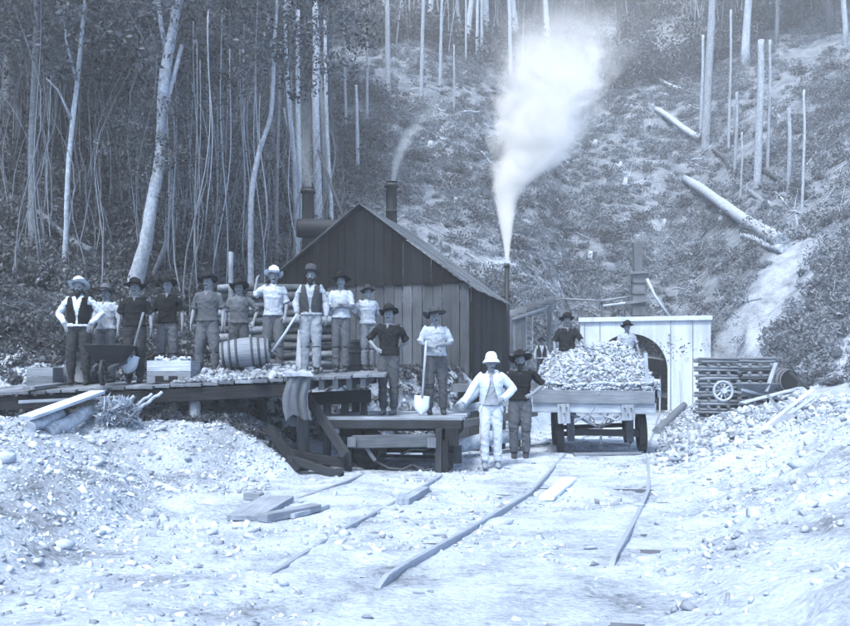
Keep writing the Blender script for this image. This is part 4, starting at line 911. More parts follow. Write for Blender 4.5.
tim('plank', (742, 403), 20.2, (800, 388), 20.8, .2, .04, .5, 'pale plank propped on the ground before the far right barrel', 'plank')
tim('plank', (790, 372), 20.6, (812, 392), 20.3, .09, .06, .12, 'dark bar leaning at the far right edge of the bank', 'bar')
tim('plank', (766, 392), 20.7, (776, 363), 21.1, .09, .04, .4, 'thin board leaning upright between the billet stack and the far right barrel', 'board')

# billet stack at the right: every billet its own object
BL = []
for k in range(5): L = 1; BL.append(MB().tube([(-.5, 0, 0), (-.2, random.uniform(-.01, .01), .0), (.15, 0, random.uniform(-.01, .01)), (.5, 0, 0)], [.034, .037, .036, .032], 7, wob=.12).mesh('billet')); BL[-1].materials.append(wood(.27, 'bl'))
def billet(p, L, th, rz, label, group, ry=0., name='billet'):
    o = bpy.data.objects.new(name, random.choice(BL)); COL.objects.link(o); o.location = p; o.scale = (L, th, th); o.rotation_euler = (random.uniform(0, 6), ry+random.uniform(-.03, .03), rz+random.uniform(-.05, .05)); return tag(o, label, 'billet', group)
xa = P(700, 400, 22).x; xb = P(766, 400, 22).x; zb = min(hz(xa, 21.8), hz(xb, 21.8))+.0
z = zb+.02; row = 0
while z < P(0, 358, 22).z:
    if row % 3 == 2:
        for k in range(7): billet((xa+.06+k*(xb-xa-.1)/6, 21.9, z), .7, 1., math.pi/2, 'short billet laid end on between the layers of the stack beside the tunnel', 'cross billets of the stack')
    else:
        for q in range(3): billet(((xa+xb)/2-.45+random.uniform(-.05, .05), 21.62+q*.2, z), .95, random.uniform(.8, 1.2), 0, 'split billet in the stack beside the tunnel portal', 'billets of the stack'); billet(((xa+xb)/2+.42+random.uniform(-.1, .1), 21.62+q*.2, z+.008), random.uniform(.75, .95), random.uniform(.8, 1.2), 0, 'split billet in the stack beside the tunnel portal', 'billets of the stack')
    z += .068; row += 1
# log pile behind the men
LGM = []
for k in range(4): me = MB().tube([(-.5, 0, 0), (-.2, .01, 0), (.2, 0, .01), (.5, 0, 0)], [.085, .09, .088, .08], 11, wob=.08).mesh('billet'); me.materials.append([BARKM, BARKD][k % 2]); LGM.append(me)
for r_ in range(11):
    for px in (232, 262, 292, 322):
        if r_ > 9 and px > 300: continue
        p = P(px+random.uniform(-5, 5), 375, 16.6+random.uniform(-.1, .1)); p.z = 1.52+r_*.155
        if p.z > P(0, 283, 16.6).z: continue
        o = bpy.data.objects.new('cordwood_log', random.choice(LGM)); COL.objects.link(o); o.location = p; L = random.uniform(.5, .62); o.scale = (L*1.05, 1, random.uniform(.75, 1)); o.rotation_euler = (random.uniform(-.2, .2), random.uniform(-.05, .05), random.uniform(-.12, .12)); tag(o, 'short log in the cordwood pile behind the middle men on the staging', 'log', 'logs of the cordwood pile')
for px in (384, 396):
    for r_ in range(5):
        p = P(px-10+random.uniform(-4, 4), 330, 17.2); p.z = 1.6+r_*.17+.05; 
tim('post', (231, 345), 16.1, (231, 252), 16.1, .09, .09, BARKM, 'pale upright stake in front of the cordwood pile', 'post', rnd=True)
tim('plank', (298, 372), 14.25, (301, 330), 14.6, .09, .03, .6, 'narrow pale board standing between the two central men on the staging', 'board')
# rubble on the deck
x = rng.uniform(-3.75, -1.75, 3600); y = rng.uniform(13.3, 15.2, 3600); hh = np.clip(1-((x+2.8)/1.0)**4, 0, 1)*np.clip((y-13.25)*1.2, .15, 1)*.16
tag(rocks('stone_heap', np.stack([x, y, dz(x, y)+hh*rng.uniform(.2, 1, len(x))], -1), rng.gamma(2.5, .012, len(x))+.014, rockm(.26)), 'spilt broken stone lying on the staging around the barrel', 'rubble', kind='stuff')
# dead leaf bundle below the plank
C = np.array([P(118+random.uniform(-14, 14), 411+random.uniform(-7, 9), 12.75) for _ in range(40)])
tag(leaf_obj('dead_fronds', C, np.full(len(C), .12), 22, .035, M('dry_leaf', .36, rv=.6, bump=0, transl=.2), asp=6), 'bundle of dry fronds heaped on the bank below the sloping plank', 'fronds', kind='stuff')
C = np.array([P(random.uniform(95, 290), random.uniform(402, 455), 13.3) for _ in range(110)]); C = np.array([(q[0], q[1], hz(q[0], q[1])+.03) for q in C])
tag(leaf_obj('dead_leaves', C, rng.uniform(.08, .2, len(C)), 18, .03, LEAFM, flat=.4, asp=3), 'dry leaves and rootlets on the bank under the staging', 'leaves', kind='stuff')
for px, py in [(130, 398), (112, 400), (140, 396)]:
    tim('stick', (px, py+12), 12.9, (px+22, py-4), 13.1, .05, .05, BARKP, 'stick end poking out of the dry frond heap under the staging', 'stick', 'sticks in the frond heap', rnd=True)

# ------------------------------------------------------------------ wagons
def wheel(t, loc, r, nm='wheel'):
    m = MB(); m.lathe([(.03, -.05), (.07, -.05), (.07, -.012), (r-.07, -.01), (r-.05, -.05), (r, -.05), (r, .05), (r+.03, .052), (r+.03, .07), (r-.05, .07), (r-.05, .012), (.07, .012), (.07, .06), (.03, .06)], 32, c=loc, axis=(1, 0, 0), closed=True); return m.build(nm, ironm(.07), t)
def flat_wagon():
    Y = 13.3; b = P(391, 377, Y); t = empty('flat_wagon', (b.x, Y, hz(b.x, Y)), -TH*.35); T = t.location
    tag(t, 'empty flat timber wagon carrying the two standing men, right of the staging', 'wagon')
    dk = .845-T.z; w = 1.06; L = 2.1
    m = MB(); y = 0
    while y < L: ww = random.uniform(.2, .26); m.beam((-w+random.uniform(-.02, .02), y+ww/2, dk-.03), (w+random.uniform(-.02, .02), y+ww/2, dk-.03+random.uniform(-.005, .005)), ww-.012, .05); y += ww
    m.build('deck', wood(.42, 'fd'), t, .006)
    q = lambda px, py, y=0: P(px, py, Y)+Vector((0, y, 0))-T
    MB().beam((-w+.02, .03, dk-.115), (w-.02, .03, dk-.115), .1, .13, r=-.3).build('headstock', wood(.10, 'fh'), t, .01); MB().beam(q(352, 442), q(437, 440), .12, .19, r=.2).build('cross_beam', wood(.17, 'fb'), t, .01)
    MB().beam((-w+.15, 1.6, dk-.2), (w-.15, 1.6, dk-.2), .12, .2).build('cross_beam', wood(.06, 'fh'), t)
    for sx, x0 in ((-1, -.62), (1, .80)): MB().beam((x0, 0.12, dk-.2), (x0, L-.02, dk-.2), .34, .22).build('side_frame', wood(.04, 'fh'), t, .01)
    for px, y1, y0, w_, d_ in [(348, 446, 472, .1, -.02), (439, 428, 472, .1, -.03), (446, 440, 471, .09, -.05), (452, 428, 446, .2, .02), (457, 446, 464, .12, .2)]: MB().beam(q(px, y0, d_), q(px, y1, d_), w_, .09, up=(0, 1, 0)).build('axle_guard', wood(.08, 'fg'), t, .01)
    for px in (352.5, 432.5): MB().beam(q(px, 447, -.1), q(px, 437, -.1), .13, .03, up=(0, 1, 0)).build('plate', wood(.3, 'fp'), t, .005)
    for y in (.36, 1.6): MB().tube([(-.9, y, .3), (.9, y, .3)], .045, 10, ref=(0, 0, 1)).build('axle', ironm(.06), t)
    def disc(x, y, ax):
        m = MB(); r = .29; m.lathe([(.03, -.07), (.07, -.07), (.08, -.02), (r-.06, -.02), (r-.05, -.055), (r, -.055), (r, .05), (r+.03, .052), (r+.03, .07), (r-.05, .07), (r-.05, .012), (.03, .02)], 32, c=(x, y, .3), axis=ax, closed=True); m.build('wheel', ironm(.07), t)
    disc(-.40, .36, (.55, .83, 0)); disc(.80, .3, (1, -.12, 0)); disc(-.62, 1.6, (1, 0, 0)); disc(.74, 1.6, (1, 0, 0))
    MB().beam(q(376, 457, .2), q(437, 458, .2), .05, .05).build('brake_beam', wood(.06, 'fh'), t); MB().beam(q(362, 442, .02), q(375, 461, .02), .04, .05).build('brake_rod', wood(.3, 'fg'), t)
    for pts in ([(374, 462), (388, 469), (402, 470), (412, 465)], [(412, 465), (424, 471), (436, 468), (440, 460)], [(400, 455), (412, 449), (424, 450), (434, 446)]): MB().tube([q(a_, c_2, .1) for a_, c_2 in pts], .02, 7, ref=(0, 0, 1)).build('chain', ironm(.12), t)
flat_wagon()
def loaded_wagon():
    Y = 15.7; b = P(603, 377, Y); t = empty('stone_wagon', (b.x, Y, .07), 0.); t.rotation_euler = (0, -.045, -.1); T = t.location
    tag(t, 'heavy timber tipping wagon heaped with broken stone on the main line', 'wagon'); R = lambda px, py, y=0: P(px, py+ (px-603)*.055, Y)+Vector((0, y, 0))-T
    MB().beam(R(536, 397), R(656, 397), .14, .235, r=.1).build('end_board', wood(.28, 'lw'), t, .012); MB().beam(R(534.5, 407.5, .06), R(657, 408, .06), .16, .19, r=.5).build('headstock', wood(.42, 'lw'), t, .012)
    w = 1.04; z1 = R(603, 391).z
    for sx in (-1, 1): MB().beam((sx*(w-.02), .08, z1+.0), (sx*(w-.02), 3.4, z1+.02), .06, .32).build('side_board', wood(.45, 'lw'), t, .008); MB().beam((sx*.5, .16, z1-.36), (sx*.5, 3.4, z1-.36), .16, .2).build('frame_beam', wood(.18, 'lw'), t)
    MB().beam((0, .1, z1-.2), (0, 3.4, z1-.2), 2*w-.12, .05).build('floor', wood(.3, 'lw'), t); MB().beam((-w, 3.43, z1), (w, 3.43, z1), .08, .3).build('end_board', wood(.3, 'lw'), t)
    MB().beam(R(650.5, 383, .1), R(650, 352, .1), .06, .05, up=(0, 1, 0)).build('stake', wood(.6, 'lw'), t)
    for a, c in ((566, 630),):
        for q, h in ((566, 424), (629, 420)):
            m = MB().beam(R(q, 404, -.04), R(q, h-(q-603)*.055*0, -.04), .22, .05, up=(0, 1, 0)); m.build('bracket_plate', wood(.4, 'pl'), t, .008)
            bm = MB()
            for ddx, ddy in ((-3, 408), (3, 408), (0, 414)): bm.tube([R(q+ddx, ddy, -.07), R(q+ddx, ddy, -.1)], .012, 8, ref=(1, 0, 0))
            bm.build('bolt', ironm(.05), t)
    pass
    MB().beam(R(569, 433, .3), R(642, 434, .3), .1, .12, r=-.6).build('axle_beam', ironm(.06), t, .01)
    for y in (.55, 2.6):
        for sx, px in ((-1, 562), (1, 645)): wheel(t, (R(px, 430).x, y, .36), .36)
        MB().tube([(-.75, y, .36), (.8, y, .36)], .045, 10, ref=(0, 0, 1)).build('axle', ironm(.06), t)
    for px in (573, 632): MB().beam(R(px, 416, .2), R(px, 442, .3), .13, .12, up=(0, 1, 0)).build('axle_box', wood(.12, 'ax'), t, .01)
    def rod(pts, r, nm, y=.0): MB().tube([R(a, c, y) for a, c in pts], r, 8, ref=(0, 0, 1)).build(nm, M('spring_steel', .30, rough=.5, metal=.2), t)
    rod([(574, 415), (582, 418), (590, 423), (600, 427), (612, 423), (620, 417), (626, 415)], .02, 'leaf_spring', .1); rod([(576, 423), (588, 415), (597, 411), (606, 416), (618, 420), (624, 414)], .02, 'link_bar', .02)
    rod([(590, 424), (592, 414), (596, 407)], .017, 'hook', -.02); rod([(600, 428), (612, 411)], .017, 'hook', .04); rod([(603, 436), (603, 446)], .02, 'draw_pin', .25)
    # chain
    m = MB(); pts = [R(a, c, -.03) for a, c in ((592, 417), (595, 422), (599, 426), (604, 427), (608, 423), (611, 419))]
    for i in range(len(pts)-1):
        p, q = pts[i], pts[i+1]; mid = (p+q)/2; d = (q-p).normalized(); n_ = Vector((0, 1, 0)) if i % 2 else d.cross(Vector((0, 1, 0))); ring = [mid+d*.055*math.cos(a)+n_*.03*math.sin(a) for a in np.linspace(0, 6.28, 13)]; m.tube(ring, .009, 6, ref=(.3, .4, .8), caps=False)
    m.build('chain', ironm(.12), t)
    # load: base mound + stones
    bx, by = b.x, Y; sl = math.sin(.1); 
    def top(lx, ly): # height profile of the heap above the end board, local
        e = np.clip((1.0-np.abs(lx))/.5, 0, 1); f = np.clip((ly-.05)/1.3, 0, 1); g = np.clip((3.35-ly)/.8, 0, 1); return .04+(.72-.16*np.clip(-lx-.1, 0, 1))*np.sqrt(e*(2-e)+1e-6)*f**.8*g+.10*vn(lx*2.3+5, ly*2.1, 3)
    xs = np.linspace(-.99, .99, 60); ys = np.linspace(.06, 3.36, 70); XX, YY = np.meshgrid(xs, ys); zt = z1+.08
    ZZ = zt+top(XX, YY)*.98; ii = np.arange(70*60).reshape(70, 60); Qm = np.stack([ii[:-1, :-1], ii[:-1, 1:], ii[1:, 1:], ii[1:, :-1]], -1).reshape(-1, 4)
    mound = np_obj('stone_load', np.stack([XX, YY, ZZ], -1).reshape(-1, 3), Q=Qm, smooth=True, mats=(rockm(.22),)); mound.matrix_world = Matrix.Translation(T) @ t.rotation_euler.to_matrix().to_4x4(); tag(mound, 'fine rubble filling the loaded wagon beneath the larger stones', 'rubble', kind='stuff')
    n = 8000; lx = rng.uniform(-1, 1, n); ly = np.where(rng.uniform(size=n) < .12, rng.uniform(-.02, .1, n), rng.uniform(.04, 3.3, n)); sz = np.minimum(rng.gamma(1.8, .012, n)+.014, .08)
    st = rocks('stone_load', np.stack([lx, ly, np.where(ly < .1, z1-.03+rng.uniform(0, .14, n), zt+top(lx, ly)+.01)], -1), sz, rockm(.36), T=RT1); st.matrix_world = mound.matrix_world.copy(); tag(st, 'heap of angular broken stone piled high in the loaded wagon', 'rubble', kind='stuff')
    for k in range(90):
        lx = random.uniform(-.92, .92); ly = random.choice([.03, random.uniform(.05, 1.5)]); p = mound.matrix_world @ Vector((lx, ly, zt+float(top(np.array(lx), np.array(ly)))+.02)); boulder(p, random.uniform(.05, .085), 'large angular stone on the heaped load of the wagon', 'large stones on the load')
loaded_wagon()

# ------------------------------------------------------------------ people
def hand(mb, w, d, nrm, side, curl=.5, s=1.):
    """palm, four fingers and thumb from wrist w along d; nrm = palm normal; side = +1/-1 thumb side"""
    d = Vector(d).normalized(); nrm = Vector(nrm); nrm = (nrm-d*nrm.dot(d)).normalized(); x = d.cross(nrm)*side
    mb.tube([w-d*.02, w+d*.02, w+d*.055, w+d*.092], [(.02, .026), (.017, .033), (.016, .040), (.013, .038)], 10, ref=nrm)
    for k, (o, L) in enumerate(((.028, .070), (.010, .080), (-.010, .074), (-.028, .058))):
        p = w+d*.085+x*o; e = d; pts = [p]; a = curl*.45
        for q in (L*.45, L*.32, L*.25): e = (e*math.cos(a)+nrm*math.sin(a)).normalized(); p = p+e*q; pts.append(p); a = curl*.75
        mb.tube(pts, [.0098, .0092, .0085, .0068], 7, ref=x)
    p = w+d*.03+x*.030; mb.tube([p, p+x*.028+d*.025+nrm*.008, p+x*.036+d*.052+nrm*.02, p+x*.036+d*.075+nrm*.026], [.013, .012, .0105, .008], 7, ref=nrm)
HATW = {}
def hat(t, style, v, T, yaw=0, pitch=0, roll=0):
    """T: head-top matrix"""
    R_ = Matrix.Translation(T) @ Matrix.Rotation(yaw, 4, 'Z') @ Matrix.Rotation(pitch, 4, 'X') @ Matrix.Rotation(roll, 4, 'Y')
    if style == 'pith': prof = [(.15, -.035), (.135, -.01), (.106, .02), (.10, .06), (.085, .105), (.05, .13), (.012, .138), (.001, .138)]; und = [(.001, .12), (.08, .09), (.094, .02), (.10, -.0), (.13, -.02), (.148, -.042)]
    elif style == 'cap': prof = [(.15, -.012), (.12, -.004), (.102, .0), (.103, .04), (.09, .085), (.05, .105), (.001, .1)]; und = [(.001, .09), (.08, .07), (.094, .0), (.12, -.012), (.148, -.02)]
    else:
        b = {'wide': .20, 'felt': .178, 'bowler': .15}[style]; hh = .11 if style != 'bowler' else .13
        prof = [(b, .012), (b*.82, -.008), (.108, .0), (.103, .05), (.092, hh-.012), (.07, hh+.004), (.035, hh-.012 if style != 'bowler' else hh+.01), (.001, hh-.02 if style != 'bowler' else hh+.015)]; und = [(.001, hh-.035), (.08, hh-.03), (.095, 0), (.11, -.009), (b*.82, -.016), (b, .004)]
    ph = random.uniform(0, 6)
    def fn(r, h, a):
        if style in ('wide', 'felt', 'bowler') and r > .105: h += (r-.105)*(.22*math.cos(2*a)+.22*math.sin(3*a+ph)+.16*math.sin(a+ph*2)-.1)
        if style in ('wide', 'felt') and h > .08 and r < .08: h -= .012*math.cos(2*a)
        return r*(1+.12*abs(math.sin(a))), h
    m = MB().lathe(prof+und, 28, fn=fn, closed=False)
    for i in range(len(m.v)): m.v[i] = R_ @ m.v[i]
    o = m.build('hat', cloth(v), t)
    if style != 'cap':
        m = MB().lathe([(.1095, .004), (.1075, .032), (.1055, .032), (.1075, .004)], 28, fn=lambda r, h, a: (r*(1+.12*abs(math.sin(a))), h), closed=True)
        for i in range(len(m.v)): m.v[i] = R_ @ m.v[i]
        m.build('hat_band', cloth(v*.5 if v > .2 else .02), o)
    return o
ARM = {
 'down': ((.265, .03, 1.175), (.285, -.06, .925)), 'hip': ((.40, .06, 1.22), (.20, -.11, 1.06)), 'pocket': ((.35, .08, 1.19), (.205, -.08, 1.0)),
 'back': ((.29, .12, 1.19), (.10, .17, 1.02)), 'fold': ((.245, -.07, 1.17), (-.05, -.215, 1.215)), 'fold2': ((.245, -.07, 1.165), (-.06, -.185, 1.17)),
 'grip': ((.275, -.03, 1.18), (.045, -.25, 1.09)), 'grip2': ((.275, -.03, 1.17), (.035, -.24, 1.14)),
}
def person(label, px, ytop, Y, zf, shirt, trous, hat_style='felt', hatv=.05, aL='down', aR='down', yaw=0., head=(0, 0), beard=None, moust=True, sleeve='short', vest=None, jacket=None, belt=None, boot=.05, boot_h=.12, lean=0., stance=.11, fwd=(0, 0), hroll=0., hpitch=-.2, neck=None, skin=SKIN, bowy=True, crop=0):
    base = P(px, 377, Y); base.z = zf; top = P(px, ytop, Y).z; sc = (top-zf)/1.825
    t = empty('person', base, yaw, sc); bw = random.uniform(.86, .98); t.scale = (sc*bw, sc*(bw+.02), sc); tag(t, label, 'person', None); t['height'] = round(sc*1.75, 2)
    # joints
    hipz = .93; shz = 1.45
    legs = []
    for s, f in ((-1, fwd[0]), (1, fwd[1])):
        hip_ = Vector((s*.088, 0, hipz)); ank = Vector((s*stance, -f, .085)); kn = (hip_+ank)/2+Vector((s*.012, -.035-abs(f)*.15, .01)); legs.append((hip_, kn, ank))
    arms = []
    for s, a in ((-1, aL), (1, aR)):
        e, w = ARM[a] if isinstance(a, str) else a; arms.append((Vector((s*.175, .005, shz-.025)), Vector((s*e[0], e[1], e[2])), Vector((s*w[0], w[1], w[2])), s, a))
    def torso(m, k, z0, z1, ex=0.):
        rows = [(.84, .150, .105, 0), (.90, .168, .115, .005), (.97, .160, .110, .0), (1.05, .148, .102, -.004), (1.15, .155, .108, -.004), (1.26, .172, .118, -.004), (1.35, .186, .120, 0), (1.40, .184, .108, .004), (1.44, .150, .092, .01), (1.475, .085, .072, .012)]
        q = [r for r in rows if z0-.001 <= r[0] <= z1+.001]
        if q[0][0] > z0+.01: q.insert(0, (z0, float(np.interp(z0, [r[0] for r in rows], [r[1] for r in rows])), float(np.interp(z0, [r[0] for r in rows], [r[2] for r in rows])), 0))
        m.tube([(0, r[3], r[0]) for r in q], [(r[1]+k+ex*max(0, 1-(r[0]-q[0][0])/.12), r[2]+k+ex*max(0, 1-(r[0]-q[0][0])/.12)) for r in q], 18, ref=(1, 0, 0))
    # body
    B = MB(); torso(B, -.004, .84, 1.48)
    B.tube([(0, .012, 1.44), (0, .0, 1.50), (0, -.012, 1.57)], [.068, .062, .06], 12, ref=(1, 0, 0))
    for hip_, kn, ank in legs:
        B.tube([hip_+Vector((0, 0, .03)), hip_.lerp(kn, .3), hip_.lerp(kn, .7), kn, kn.lerp(ank, .25), kn.lerp(ank, .6), ank], [.088, .082, .066, .056, .057, .048, .036], 12, ref=(1, 0, 0)); B.tube([ank+Vector((0, .05, -.03)), ank+Vector((0, -.02, -.04)), ank+Vector((0, -.10, -.055)), ank+Vector((0, -.17, -.06))], [(.034, .04), (.038, .042), (.042, .028), (.03, .02)], 10, ref=(1, 0, 0))
    for sh, e, w, s, a in arms:
        B.tube([sh, sh.lerp(e, .35), sh.lerp(e, .8), e, e.lerp(w, .25), e.lerp(w, .7), w], [.052, .048, .041, .037, .038, .030, .025], 12, ref=(0, 1, 0))
        d = (w-e).normalized()
        if a == 'down': hand(B, w, d*.9+Vector((0, -.1, -.4)), (-s, .3, 0), 1 if s > 0 else -1, .55) if False else hand(B, w, Vector((0, -.12, -1)), (-s, .15, 0), s, .6)
        elif a in ('fold', 'fold2'): hand(B, w, Vector((-s, .1, .1)), (0, 1, -.2), s, .7)
        elif a in ('grip', 'grip2'): hand(B, w, Vector((-s*.8, -.5, -.1)), (0, .2, -1), -s, 1.5)
        elif a == 'hip': hand(B, w, Vector((-s*.9, -.1, -.45)), (0, 1, 0), s, .5)
        elif a == 'pocket': hand(B, w, Vector((-s*.25, -.1, -1)), (-s*.2, 1, 0), -s, .4)
        elif a == 'back': hand(B, w, Vector((-s, .1, -.3)), (0, 1, 0), s, .6)
        else: hand(B, w, d, (-s*.3, .2, -1), -s, 1.0)
    hy, hp = head; HM = Matrix.Translation((0, -.016, 1.552)) @ Matrix.Scale(1.02, 4) @ Matrix.Rotation(hy, 4, 'Z') @ Matrix.Rotation(hp, 4, 'X') @ Matrix.Rotation(hroll, 4, 'Y')
    hb = MB()
    hb.tube([(0, -.035, -.055), (0, -.03, -.03), (0, -.012, .02), (0, 0, .06), (0, .005, .10), (0, .008, .14), (0, .008, .165), (0, .008, .178)], [(.028, .032), (.046, .060), (.062, .082), (.070, .093), (.074, .097), (.066, .088), (.044, .062), (.012, .016)], 16, ref=(1, 0, 0))
    hb.tube([(0, -.098, .072), (0, -.112, .045), (0, -.116, .030), (0, -.10, .022)], [.009, .013, .017, .01], 8, ref=(1, 0, 0)); hb.tube([(-.045, -.085, .078), (0, -.094, .082), (.045, -.085, .078)], .012, 8, ref=(0, 0, 1)); hb.tube([(0, -.09, -.032), (0, -.098, -.024)], [.012, .014], 8, ref=(1, 0, 0)); hb.tube([(-.022, -.092, -.0), (0, -.098, .002), (.022, -.092, -.0)], [.006, .010, .006], 8, ref=(0, 0, 1))
    for s in (-1, 1): hb.tube([(s*.068, .008, .015), (s*.079, .012, .045), (s*.08, .014, .07), (s*.070, .01, .085)], [(.008, .012), (.009, .018), (.008, .02), (.006, .012)], 8, ref=(1, 0, 0))
    n0 = len(B.v); B.v += [HM @ v for v in hb.v]; B.f += [[i+n0 for i in f] for f in hb.f]; B.uv += hb.uv; B.r += hb.r; B.sm += hb.sm
    me = remesh(B, .0085, 1); me.materials.append(skin); me.materials.append(EYE)
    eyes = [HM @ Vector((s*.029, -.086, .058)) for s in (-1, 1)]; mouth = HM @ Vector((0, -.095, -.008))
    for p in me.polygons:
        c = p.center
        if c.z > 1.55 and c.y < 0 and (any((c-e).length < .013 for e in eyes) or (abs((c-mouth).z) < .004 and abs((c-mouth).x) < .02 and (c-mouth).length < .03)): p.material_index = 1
    def sh_(me_):
        if lean:
            for v in me_.vertices: v.co.x += lean*v.co.z
    sh_(me); o = bpy.data.objects.new('body', me); COL.objects.link(o); o.parent = t
    sd = random.uniform(0, 50)
    def folds(amp, sc_=9):
        def f(p):
            a = abs(mnoise.noise(Vector((p.x*sc_*.8+p.z*3, p.y*sc_*.8, p.z*sc_+sd)))); b = abs(mnoise.noise(Vector((p.x*17+sd-p.z*8, p.y*17, p.z*15))))
            return amp*max(-.1, 1.0-2.6*a-1.3*b+.5*mnoise.noise(Vector((p.x*6, p.y*6, p.z*5+sd))))
        return f
    def part(name, mb, mt, vox=.012, sm=2, amp=.013, cut=None, solid=0, sc_=9):
        m_ = remesh(mb, vox, sm, folds(amp, sc_) if amp else None, cut); m_.materials.append(mt); sh_(m_); q = bpy.data.objects.new(name, m_); COL.objects.link(q); q.parent = t
        if solid: w_ = q.modifiers.new('thick', 'SOLIDIFY'); w_.thickness = solid; w_.offset = 0
        return q
    # shirt
    m = MB(); torso(m, .018, .97, 1.46, ex=.03)
    for sh, e, w, s, a in arms:
        f = .95 if sleeve == 'short' else 1.0
        pts = [sh+Vector((-s*.04, 0, .0)), sh.lerp(e, .3), sh.lerp(e, .75), sh.lerp(e, f)]; rs = [.067, .062, .058, .062]
        if sleeve == 'long': pts += [e.lerp(w, .3), e.lerp(w, .8), e.lerp(w, .93)]; rs += [.054, .046, .038]
        elif sleeve == 'rolled': pts += [e.lerp(w, .12)]; rs += [.058]
        m.tube(pts, rs, 12, ref=(0, 1, 0))
        if sleeve != 'long': c1 = pts[-1]; dd = (pts[-1]-pts[-2]).normalized(); m.tube([c1-dd*.03, c1], [rs[-1]+.006]*2, 12, ref=(0, 1, 0))
    m.tube([(0, .012, 1.44), (0, .004, 1.495)], [(.075, .07), (.066, .064)], 14, ref=(1, 0, 0))
    def vcut(c): return c.y < -.03 and c.z > 1.385 and abs(c.x-0) < (c.z-1.385)*.38
    so_ = part('shirt', m, cloth(shirt*.8 if shirt < .3 else shirt), cut=vcut if not neck else None)
    if neck: mm = MB(); mm.tube([(-.05, -.06, 1.475), (0, -.085, 1.455), (.05, -.06, 1.475)], .018, 8, ref=(0, 0, 1)); mm.tube([(0, -.10, 1.46), (.01, -.125, 1.40), (.012, -.13, 1.33)], [.018, .02, .012], 8, ref=(1, 0, 0)); part('neckerchief', mm, cloth(neck), .008, 1, .004)
    # trousers
    m = MB(); m.tube([(0, 0, .79), (0, .0, .84), (0, .005, .93), (0, 0, 1.0), (0, -.002, 1.045)], [(.05, .06), (.13, .10), (.178, .13), (.168, .122), (.158, .116)], 18, ref=(1, 0, 0))
    for hip_, kn, ank in legs:
        lo = .80 if boot_h > .3 else (.94 if boot_h < .15 else .9)
        q = [hip_+Vector((0, 0, .03)), hip_.lerp(kn, .3), hip_.lerp(kn, .75), kn, kn.lerp(ank, .2), kn.lerp(ank, .5), kn.lerp(ank, lo)]; r = [.105, .106, .094, .084, .074 if bowy else .08, .076, .07 if boot_h < .3 else .06]
        m.tube(q, r, 14, ref=(1, 0, 0))
    part('trousers', m, cloth(trous*.72), amp=.011, sc_=8, sm=1)
    if bowy and boot_h < .3:
        for hip_, kn, ank in legs: c1 = kn.lerp(ank, .16); m = MB().tube([c1-Vector((0, 0, .012)), c1+Vector((0, 0, .012))], [.08, .08], 16, ref=(1, 0, 0)); part('knee_strap', m, cloth(.06), .008, 1, 0)
    if belt: m = MB(); m.tube([(0, 0, .985), (0, 0, 1.03)], [(.18, .133)]*2, 24, ref=(1, 0, 0)); part('belt', m, cloth(belt), .009, 1, .004)
    for hip_, kn, ank in legs:
        m = MB(); tp = ank+(kn-ank)*(boot_h/.42); m.tube([ank+Vector((0, .01, -.05)), ank+Vector((0, 0, .0)), ank.lerp(tp, .5), tp], [.048, .052, .060, .066 if boot_h > .3 else .058], 12, ref=(1, 0, 0)); m.tube([ank+Vector((0, .075, -.05)), ank+Vector((0, .0, -.042)), ank+Vector((0, -.10, -.052)), ank+Vector((0, -.165, -.058)), ank+Vector((0, -.2, -.062))], [(.036, .034), (.046, .042), (.052, .033), (.046, .027), (.024, .016)], 12, ref=(1, 0, 0)); part('boot', m, M('leather_%03d' % int(boot*1000), boot, rough=.7, var=.3, scale=14), .009, 1, .003)
    # waistcoat / jacket
    if vest is not None:
        m = MB(); torso(m, .034, .97, 1.445); part('waistcoat', m, cloth(vest), .012, 2, .008, cut=lambda c: (c.y < -.02 and abs(c.x) < .016+.22*max(0, c.z-1.12)**1.0) or c.z > 1.452 or c.z < .975 or (abs(c.x) > .165 and c.z > 1.33), solid=.008)
    if jacket is not None:
        m = MB(); torso(m, .036, .84, 1.46, ex=.03)
        for sh, e, w, s, a in arms: m.tube([sh+Vector((-s*.04, 0, 0)), sh.lerp(e, .3), sh.lerp(e, .8), e, e.lerp(w, .3), e.lerp(w, .85), e.lerp(w, .97)], [.076, .07, .066, .066, .06, .052, .05], 12, ref=(0, 1, 0))
        m.tube([(0, .02, 1.45), (0, .012, 1.505)], [(.085, .078), (.075, .07)], 14, ref=(1, 0, 0))
        part('jacket', m, cloth(jacket), .012, 2, .008, cut=lambda c: (c.y < -.03 and abs(c.x) < .025+.42*max(0, 1.36-c.z)**1.3+.32*max(0, c.z-1.36)) or c.z < .86, solid=.01)
    # hair
    m = MB(); m.tube([(0, .03, -.005), (0, .026, .03), (0, .022, .08), (0, .012, .14), (0, .01, .172)], [(.05, .055), (.069, .074), (.077, .086), (.069, .085), (.03, .04)], 14, ref=(1, 0, 0)); m.v = [HM @ v for v in m.v]; part('hair', m, HAIR, .009, 1, .004)
    if beard: m = MB(); m.tube([(0, -.086, .006), (0, -.085, -.03), (0, -.08, -.07), (0, -.075, -.07-beard)], [(.045, .03), (.052, .042), (.045, .036), (.012, .014)], 12, ref=(1, 0, 0)); m.tube([(-.066, -.02, .04), (-.06, -.045, -.01), (0, -.07, -.045), (.06, -.045, -.01), (.066, -.02, .04)], .018, 8, ref=(0, 0, 1)); m.v = [HM @ v for v in m.v]; part('beard', m, HAIR, .008, 1, .006)
    if moust: m = MB(); m.tube([(-.036, -.085, -.004), (-.018, -.100, .010), (0, -.108, .014), (.018, -.100, .010), (.036, -.085, -.004)], [.005, .009, .009, .009, .005], 8, ref=(0, 0, 1)); m.v = [HM @ v for v in m.v]; part('moustache', m, HAIR, .006, 0, 0)
